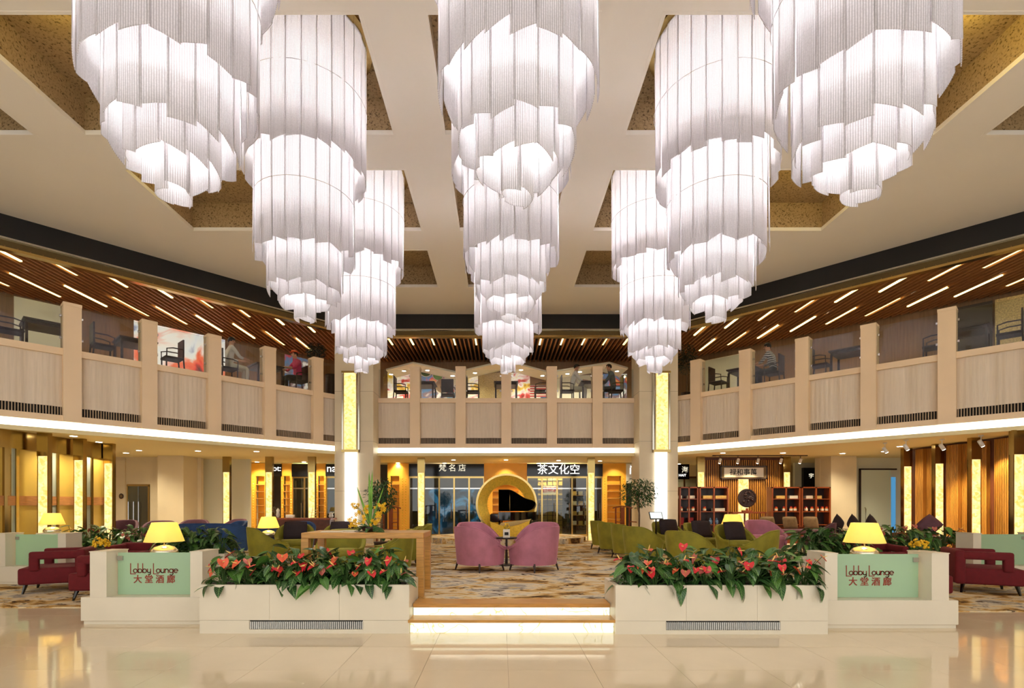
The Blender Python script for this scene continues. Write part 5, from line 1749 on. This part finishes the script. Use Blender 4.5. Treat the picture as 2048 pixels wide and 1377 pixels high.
# ================================================================ MEZZANINE CONTENTS
def bal_pt(side, px, y):
    """floor point behind the balcony rail (local depth y) that shows at image column px"""
    O, A_ = {'L': (LO, LA), 'R': (RO, RA), 'C': (Vector((0.175, 17.5, 0)), 0.0)}[side]
    ux, uy = math.cos(A_), math.sin(A_)
    bx, by = O.x - uy * y, O.y + ux * y
    k = (px - CX) / F
    s = (k * by - bx) / (ux - k * uy)
    return (bx + ux * s, by + uy * s, Z2)

# zigzag cornice over the back of the central bay
def zigzag(pts, D0, D1, drop, name, label):
    o = thing(name, label, 'cornice', (0, D0, 0))
    mb = MB()
    for i in range(len(pts) - 1):
        (xa, ya), (xb, yb_) = pts[i], pts[i + 1]
        A0, B0 = P(xa, ya, D0), P(xb, yb_, D0)
        q = []
        for p in (A0, B0):
            q += [(p.x, 0, p.z), (p.x, 0, p.z - .06), (p.x, D1 - D0, p.z - drop), (p.x, D1 - D0, p.z + .14)]
        mb.add(q, [(0, 4, 5, 1), (1, 5, 6, 2), (2, 6, 7, 3), (3, 7, 4, 0)])
        if i == 0:
            mb.f.append([len(mb.v) - 8 + j for j in (0, 1, 2, 3)])
        if i == len(pts) - 2:
            mb.f.append([len(mb.v) - 4 + j for j in (3, 2, 1, 0)])
    mb.build('cornice_band', 'white_wall', o)
    return o
zigzag([(772, 738), (826, 724), (912, 743), (1012, 720), (1098, 743), (1219, 724), (1256, 735)], 19.3, 20.8, -.01, 'zigzag_cornice', 'white zigzag cornice at the back of the central mezzanine')

# downlights on the mezzanine cornice, then added side spots
for i, px in enumerate((782, 808, 855, 905, 950, 1042, 1085, 1135, 1160, 1234)):
    D = 20.0
    x = X_(px, D)
    zz_ = ((772, 738), (826, 724), (912, 743), (1012, 720), (1098, 743), (1219, 724), (1256, 735))
    px3 = CX + x * F / 19.3
    zy = [a[1] + (b[1] - a[1]) * (px3 - a[0]) / (b[0] - a[0]) for a, b in zip(zz_[:-1], zz_[1:]) if a[0] <= px3 <= b[0]][0]
    z = Z_(zy, 19.3) - .035
    o = thing('downlight', 'small round downlight on the zigzag mezzanine cornice, %s from the left' % ORD[i], 'ceiling light', (x, D, z - .0), 0, 'downlights on the zigzag cornice')
    link('ring', dl_ring, o); link('lens', dl_disc, o)
    lamp('downlight_beam', 'SPOT', (0, 0, -.03), MEZ_POWER, (1, .88, .66), .05, o, None, 2.6, .8)
for side, cols_px in (('L', (60, 240, 380, 490, 590)), ('R', (1420, 1520, 1650, 1820, 1990))):
    for ci, px in enumerate(cols_px):
        p = bal_pt(side, px, 1.7)
        lamp('mezz_fill_spot', 'SPOT', (p[0], p[1], 7.2), MEZ_POWER * .7, (1, .86, .6), .15, None, None, 2.8, .9)  # unseen spots added below the light strips to reach the diners

# murals and wall panels behind
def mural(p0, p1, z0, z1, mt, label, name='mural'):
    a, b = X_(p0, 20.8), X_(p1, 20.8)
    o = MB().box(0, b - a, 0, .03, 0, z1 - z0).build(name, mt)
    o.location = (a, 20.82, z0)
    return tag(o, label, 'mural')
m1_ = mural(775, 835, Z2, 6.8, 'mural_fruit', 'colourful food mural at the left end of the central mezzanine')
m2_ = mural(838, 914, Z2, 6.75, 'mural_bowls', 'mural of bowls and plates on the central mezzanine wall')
for (px, py, r, mt) in ((852, 742, .22, 'stem_green'), (876, 750, .20, 'blade_green'), (903, 758, .26, 'paper'), (885, 772, .28, 'mezz_floor'), (900, 782, .16, 'spathe_red'), (902, 792, .18, 'ceramic_blue')):
    bx = X_(px, 20.8) - X_(838, 20.8)
    o = MB().lathe([(r * 1.12, 0), (r * 1.12, .004)], 24, Matrix.Rotation(PI / 2, 4, 'X')).lathe([(r, .004), (r, .008)], 24, Matrix.Rotation(PI / 2, 4, 'X')).build('printed_bowl', 'paper', m2_)
    o.data.materials.append(MATS[mt])
    for f in o.data.polygons:
        if f.center.y < -.0055:
            f.material_index = 1
    o.location = (bx, -.001, max(.1, Z_(py, 20.8) - Z2))
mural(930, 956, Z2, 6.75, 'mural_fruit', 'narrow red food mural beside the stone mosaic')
mural(957, 1004, Z2, 6.8, 'stone_mosaic', 'yellow stone mosaic panel on the central mezzanine')
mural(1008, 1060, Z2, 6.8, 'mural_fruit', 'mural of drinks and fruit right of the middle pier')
fl_ = mural(1060, 1096, Z2, 6.3, 'flag_stripes', 'striped flag panel with a starred blue corner')
MB().box(.42, .72, -.012, -.001, .25, .75).build('canton', 'blue_velvet', fl_)
stv = MB()
for a in range(4):
    for b in range(5):
        stv.box(.45 + a * .07, .47 + a * .07, -.016, -.012, .30 + b * .09, .32 + b * .09)
stv.build('stars', 'paper', fl_)['kind'] = 'stuff'
mural(1112, 1186, Z2, 6.7, 'white_wall', 'pale panel behind the seated man in white')
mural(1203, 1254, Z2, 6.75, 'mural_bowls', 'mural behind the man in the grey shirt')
# left side wall
def side_mural(side, p0, p1, z0, z1, mt, label):
    a, b = Vector(bal_pt(side, p0, 3.05)), Vector(bal_pt(side, p1, 3.05))
    o = MB().box(0, (b - a).length, 0, .03, 0, z1 - z0).build('mural', mt)
    o.location = (a.x, a.y, z0)
    o.rotation_euler = (0, 0, LA if side == 'L' else RA)
    return tag(o, label, 'mural')
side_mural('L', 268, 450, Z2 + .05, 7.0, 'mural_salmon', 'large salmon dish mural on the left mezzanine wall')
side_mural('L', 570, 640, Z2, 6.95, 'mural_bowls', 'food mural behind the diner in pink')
side_mural('L', 28, 140, Z2 + .4, 6.95, 'white_wall', 'pale lit wall panel at the far left of the mezzanine')
side_mural('R', 1380, 1480, Z2, 6.95, 'white_wall', 'pale green lit wall panel on the right mezzanine')
side_mural('R', 1880, 1985, Z2, 7.0, 'dark_wall', 'dark wall panel at the right of the mezzanine')
side_mural('R', 1990, 2100, Z2, 7.0, 'stone_mosaic', 'lit stone mosaic at the far right of the mezzanine')

# dining chairs and tables
def dining_chair():
    o = thing('dining_chair', 'x', 'chair')
    MB().rbox(-.23, .23, -.23, .21, .42, .48, .015, 2).build('seat', 'dark_cushion', o)
    MB().box(-.22, .22, .19, .225, .50, .98, Matrix.Translation((0, 0, 0)) @ Matrix.Shear('XY', 4, (0, 0))).build('backrest', 'dark_wood', o)
    for a in (-1, 1):
        MB().tube([(a * .21, -.2, .44), (a * .21, -.2, 0)], .02, 6).build('leg', 'dark_wood', o)
        MB().tube([(a * .21, .2, .52), (a * .21, .24, 0)], .02, 6).build('leg', 'dark_wood', o)
        MB().tube([(a * .24, .2, .70), (a * .25, -.05, .70), (a * .25, -.20, .66), (a * .23, -.2, .46)], .017, 6).build('armrest', 'dark_wood', o)
    return o
dc = dining_chair(); ud = []
def table(loc, rz, label, w=.42):
    o = thing('dining_table', label, 'table', loc, rz, 'dark dining tables on the mezzanine')
    MB().box(-w, w, -w, w, .71, .75).build('tabletop', 'dark_wood', o)
    MB().box(-w + .05, w - .05, -w + .05, w - .05, .64, .71).build('apron', 'dark_wood', o)
    for a in (-1, 1):
        for b in (-1, 1):
            MB().box(a * (w - .06) - .025, a * (w - .06) + .025, b * (w - .06) - .025, b * (w - .06) + .025, 0, .64).build('leg', 'dark_wood', o)
for side, px, y, rz, lab in (('C', 802, 1.0, PI / 2, 'dark dining chair left of the first central pier'), ('C', 896, 1.5, PI, 'dark dining chair in front of the bowl mural'), ('C', 946, 1.0, PI / 2, 'dark dining chair facing the middle pier from the left'),
                             ('C', 1082, .9, -PI / 2, 'dark dining chair in front of the striped flag panel'), ('C', 1134, .9, PI / 2, 'dark dining chair of the man in white'), ('C', 1232, .9, -PI / 2, 'dark dining chair of the man in grey'),
                             ('L', 205, .9, LA + PI / 2, 'dark dining chair before the wood wall on the left mezzanine'), ('L', 345, .9, LA - PI / 2, 'dark dining chair before the salmon mural'), ('L', 455, .9, LA + PI / 2, 'dark dining chair of the diner in white on the left'),
                             ('L', 598, .9, LA - PI / 2, 'dark dining chair of the diner in pink'), ('L', 20, 1.0, LA + PI / 2, 'dark dining chair at the far left of the mezzanine'),
                             ('R', 1436, .9, RA + PI / 2, 'dark dining chair in the first full bay of the right mezzanine'), ('R', 1548, .9, RA - PI / 2, 'dark dining chair of the diner in stripes'), ('R', 1640, .9, RA + PI / 2, 'dark dining chair in the third bay of the right mezzanine'),
                             ('R', 1870, 1.0, RA - PI / 2, 'dark dining chair in the fourth bay of the right mezzanine'), ('R', 2020, 1.0, RA - PI / 2, 'dark dining chair at the far right of the mezzanine')):
    put(dc, ud, bal_pt(side, px, y), rz, lab, 'dark dining chairs on the mezzanine')
for side, px, y, lab in (('C', 848, 1.0, 'dark dining table in the first central bay'), ('C', 1012, 1.0, 'dark dining table behind the middle pier'), ('C', 1183, .95, 'dark dining table between the two seated men'),
                         ('L', 270, 1.0, 'dark dining table on the left mezzanine before the salmon mural'), ('L', 530, 1.0, 'dark dining table between the left diners'), ('L', 90, 1.0, 'dark dining table at the far left of the mezzanine'),
                         ('R', 1490, 1.0, 'dark dining table beside the diner in stripes'), ('R', 1700, 1.0, 'dark dining table in the third bay on the right'), ('R', 1935, 1.0, 'dark dining table at the far right of the mezzanine')):
    table(bal_pt(side, px, y), {'L': LA, 'R': RA, 'C': 0}[side], lab)

# seated diners
def person(loc, rz, label, shirt, trousers, lean=.0, hair='hair', hat=None, cap=True):
    root = thing('person', label, 'person', loc, rz, 'diners on the mezzanine')
    J = {'pel': ((0, .06, .56), .15), 'sp': ((0, .05 - lean * .3, .78), .14), 'ch': ((0, .02 - lean * .7, 1.0), .16), 'nk': ((0, -.01 - lean, 1.17), .055), 'hd': ((0, -.03 - lean * 1.1, 1.28), .085), 'tp': ((0, -.02 - lean * 1.1, 1.38), .075)}
    E = [('pel', 'sp'), ('sp', 'ch'), ('ch', 'nk'), ('nk', 'hd'), ('hd', 'tp')]
    for s, n in ((-1, 'l'), (1, 'r')):
        J['hp' + n] = ((s * .10, .02, .54), .10); J['kn' + n] = ((s * .13, -.42, .53), .072); J['an' + n] = ((s * .13, -.40, .10), .045); J['to' + n] = ((s * .14, -.55, .045), .04)
        J['sh' + n] = ((s * .19, .02 - lean * .7, 1.06), .068); J['el' + n] = ((s * .25, -.16 - lean * .6, .80), .048); J['wr' + n] = ((s * .14, -.40 - lean * .4, .80), .032); J['ha' + n] = ((s * .11, -.48 - lean * .4, .80), .036)
        E += [('pel', 'hp' + n), ('hp' + n, 'kn' + n), ('kn' + n, 'an' + n), ('an' + n, 'to' + n), ('ch', 'sh' + n), ('sh' + n, 'el' + n), ('el' + n, 'wr' + n), ('wr' + n, 'ha' + n)]
    keys = list(J)
    me = bpy.data.meshes.new('body_src')
    me.from_pydata([J[k][0] for k in keys], [(keys.index(a), keys.index(b)) for a, b in E], [])
    o = bpy.data.objects.new('body_src', me)
    COL.objects.link(o)
    mod = o.modifiers.new('skin', 'SKIN')
    mod.use_smooth_shade = True
    for i, k in enumerate(keys):
        sv = me.skin_vertices[0].data[i]
        sv.radius = (J[k][1], J[k][1] * (.75 if k in ('pel', 'sp', 'ch') else 1))
        sv.use_root = (k == 'pel')
    o.modifiers.new('sub', 'SUBSURF').levels = 2
    dg = bpy.context.evaluated_depsgraph_get()
    bmx = bpy.data.meshes.new_from_object(o.evaluated_get(dg))
    bpy.data.objects.remove(o)
    # fingers and facial relief added to the same mesh
    bm = bmesh.new(); bm.from_mesh(bmx)
    ex = MB()
    for s in (-1, 1):
        hx, hy, hz = J['ha' + ('l' if s < 0 else 'r')][0]
        for q in range(4):
            L_ = (.062, .07, .066, .052)[q]
            ex.tube([(hx + (q - 1.5) * .017, hy - .015, hz), (hx + (q - 1.5) * .018, hy - .03 - L_ * .5, hz - .004), (hx + (q - 1.5) * .018, hy - .03 - L_, hz - .022)], [.0095, .0085, .006], 5)
        ex.tube([(hx - s * .02, hy + .02, hz), (hx - s * .048, hy - .02, hz - .004), (hx - s * .05, hy - .05, hz - .012)], [.011, .0095, .007], 5)
    hy0 = J['hd'][0][1]
    ex.tube([(0, hy0 - .085, 1.30), (0, hy0 - .108, 1.275), (0, hy0 - .085, 1.262)], [.008, .013, .008], 5)
    for s in (-1, 1):
        ex.sphere((s * .088, hy0 + .01, 1.29), .02, 6, 5)
    off = len(bm.verts)
    nv = [bm.verts.new(v) for v in ex.v]
    for f in ex.f:
        try:
            bm.faces.new([nv[i] for i in f])
        except ValueError:
            pass
    mats = ['skin', shirt, trousers, hair]
    bmx.materials.clear()
    for k in mats:
        bmx.materials.append(MATS[k])
    for f in bm.faces:
        c = f.calc_center_median()
        if c.z > 1.155:
            i = 0
        elif c.z > .70 and c.y < -.26 - lean * .4:
            i = 0
        elif c.z > .64 and c.y > -.30 - lean:
            i = 1
        else:
            i = 2
        f.material_index = i
        f.smooth = True
    bm.to_mesh(bmx); bm.free()
    body = link('body', bmx, root)
    if cap:
        hm = MB()
        def hf(u, v):
            a = 2 * PI * u
            e = PI / 2 - v * (1.25 if abs(((a / PI) % 2) - 1.5) < .38 else 2.0)
            return (.098 * math.cos(e) * math.cos(a), hy0 + .012 + .105 * math.cos(e) * math.sin(a), 1.315 + .105 * math.sin(e))
        hm.grid(hf, 20, 7, closed_u=True)
        hm.build('hair', hair, root, smooth=True)
    for s in (-1, 1):
        MB().sphere((s * .033, hy0 - .078, 1.305), .009, 6, 5).build('eye', 'ink', root)
    if hat:
        MB().lathe([(.15, 1.355), (.155, 1.362), (.10, 1.37), (.095, 1.42), (.05, 1.44)], 18, Matrix.Translation((0, hy0 + .01, 0))).build('hat', hat, root, smooth=True)
    return root
person(bal_pt('C', 1225, .9), -PI / 2, 'seated man in a grey shirt leaning over the table', 'shirt_grey', 'trousers', .10)
person(bal_pt('C', 1146, .9), PI / 2, 'seated man in white eating behind the glass', 'shirt_white', 'trousers_white', .10)
person(bal_pt('L', 462, .9), LA + PI / 2, 'seated diner in white on the left mezzanine', 'shirt_white', 'trousers_white', .0)
person(bal_pt('L', 594, .9), LA - PI / 2, 'seated diner in a pink top and orange hat on the left mezzanine', 'shirt_pink', 'trousers', .06, hat='hat_orange')
person(bal_pt('R', 1544, .9), RA - PI / 2, 'seated diner in a black and white striped top on the right mezzanine', 'zebra_shirt', 'trousers', .10)

# mezzanine plants and bins
p = bal_pt('L', 632, 1.2)
tree(p[0], p[1], Z2, 6.75, .30, .30, 'dark leafy plant above the last left balcony pier', 700, 'dark_leaf', 'pot_dark', 'potted_plant', .05, .3)
p = bal_pt('R', 1373, 1.0)
tree(p[0], p[1], Z2, 6.55, .30, .55, 'dark leafy plant beside the right corner column on the mezzanine', 900, 'dark_leaf', 'pot_dark', 'potted_plant', .05, .3)
p = bal_pt('L', 662, .75)
o = thing('waste_bin', 'round dark red bin beside the left corner column on the mezzanine', 'bin', p)
MB().lathe([(.17, 0), (.18, .02), (.18, .80), (.17, .82)], 20).build('drum', 'pot_dark', o, smooth=True)
MB().lathe([(.185, .80), (.185, .84), (.10, .86)], 20).build('rim', 'dark_wood', o, smooth=True)
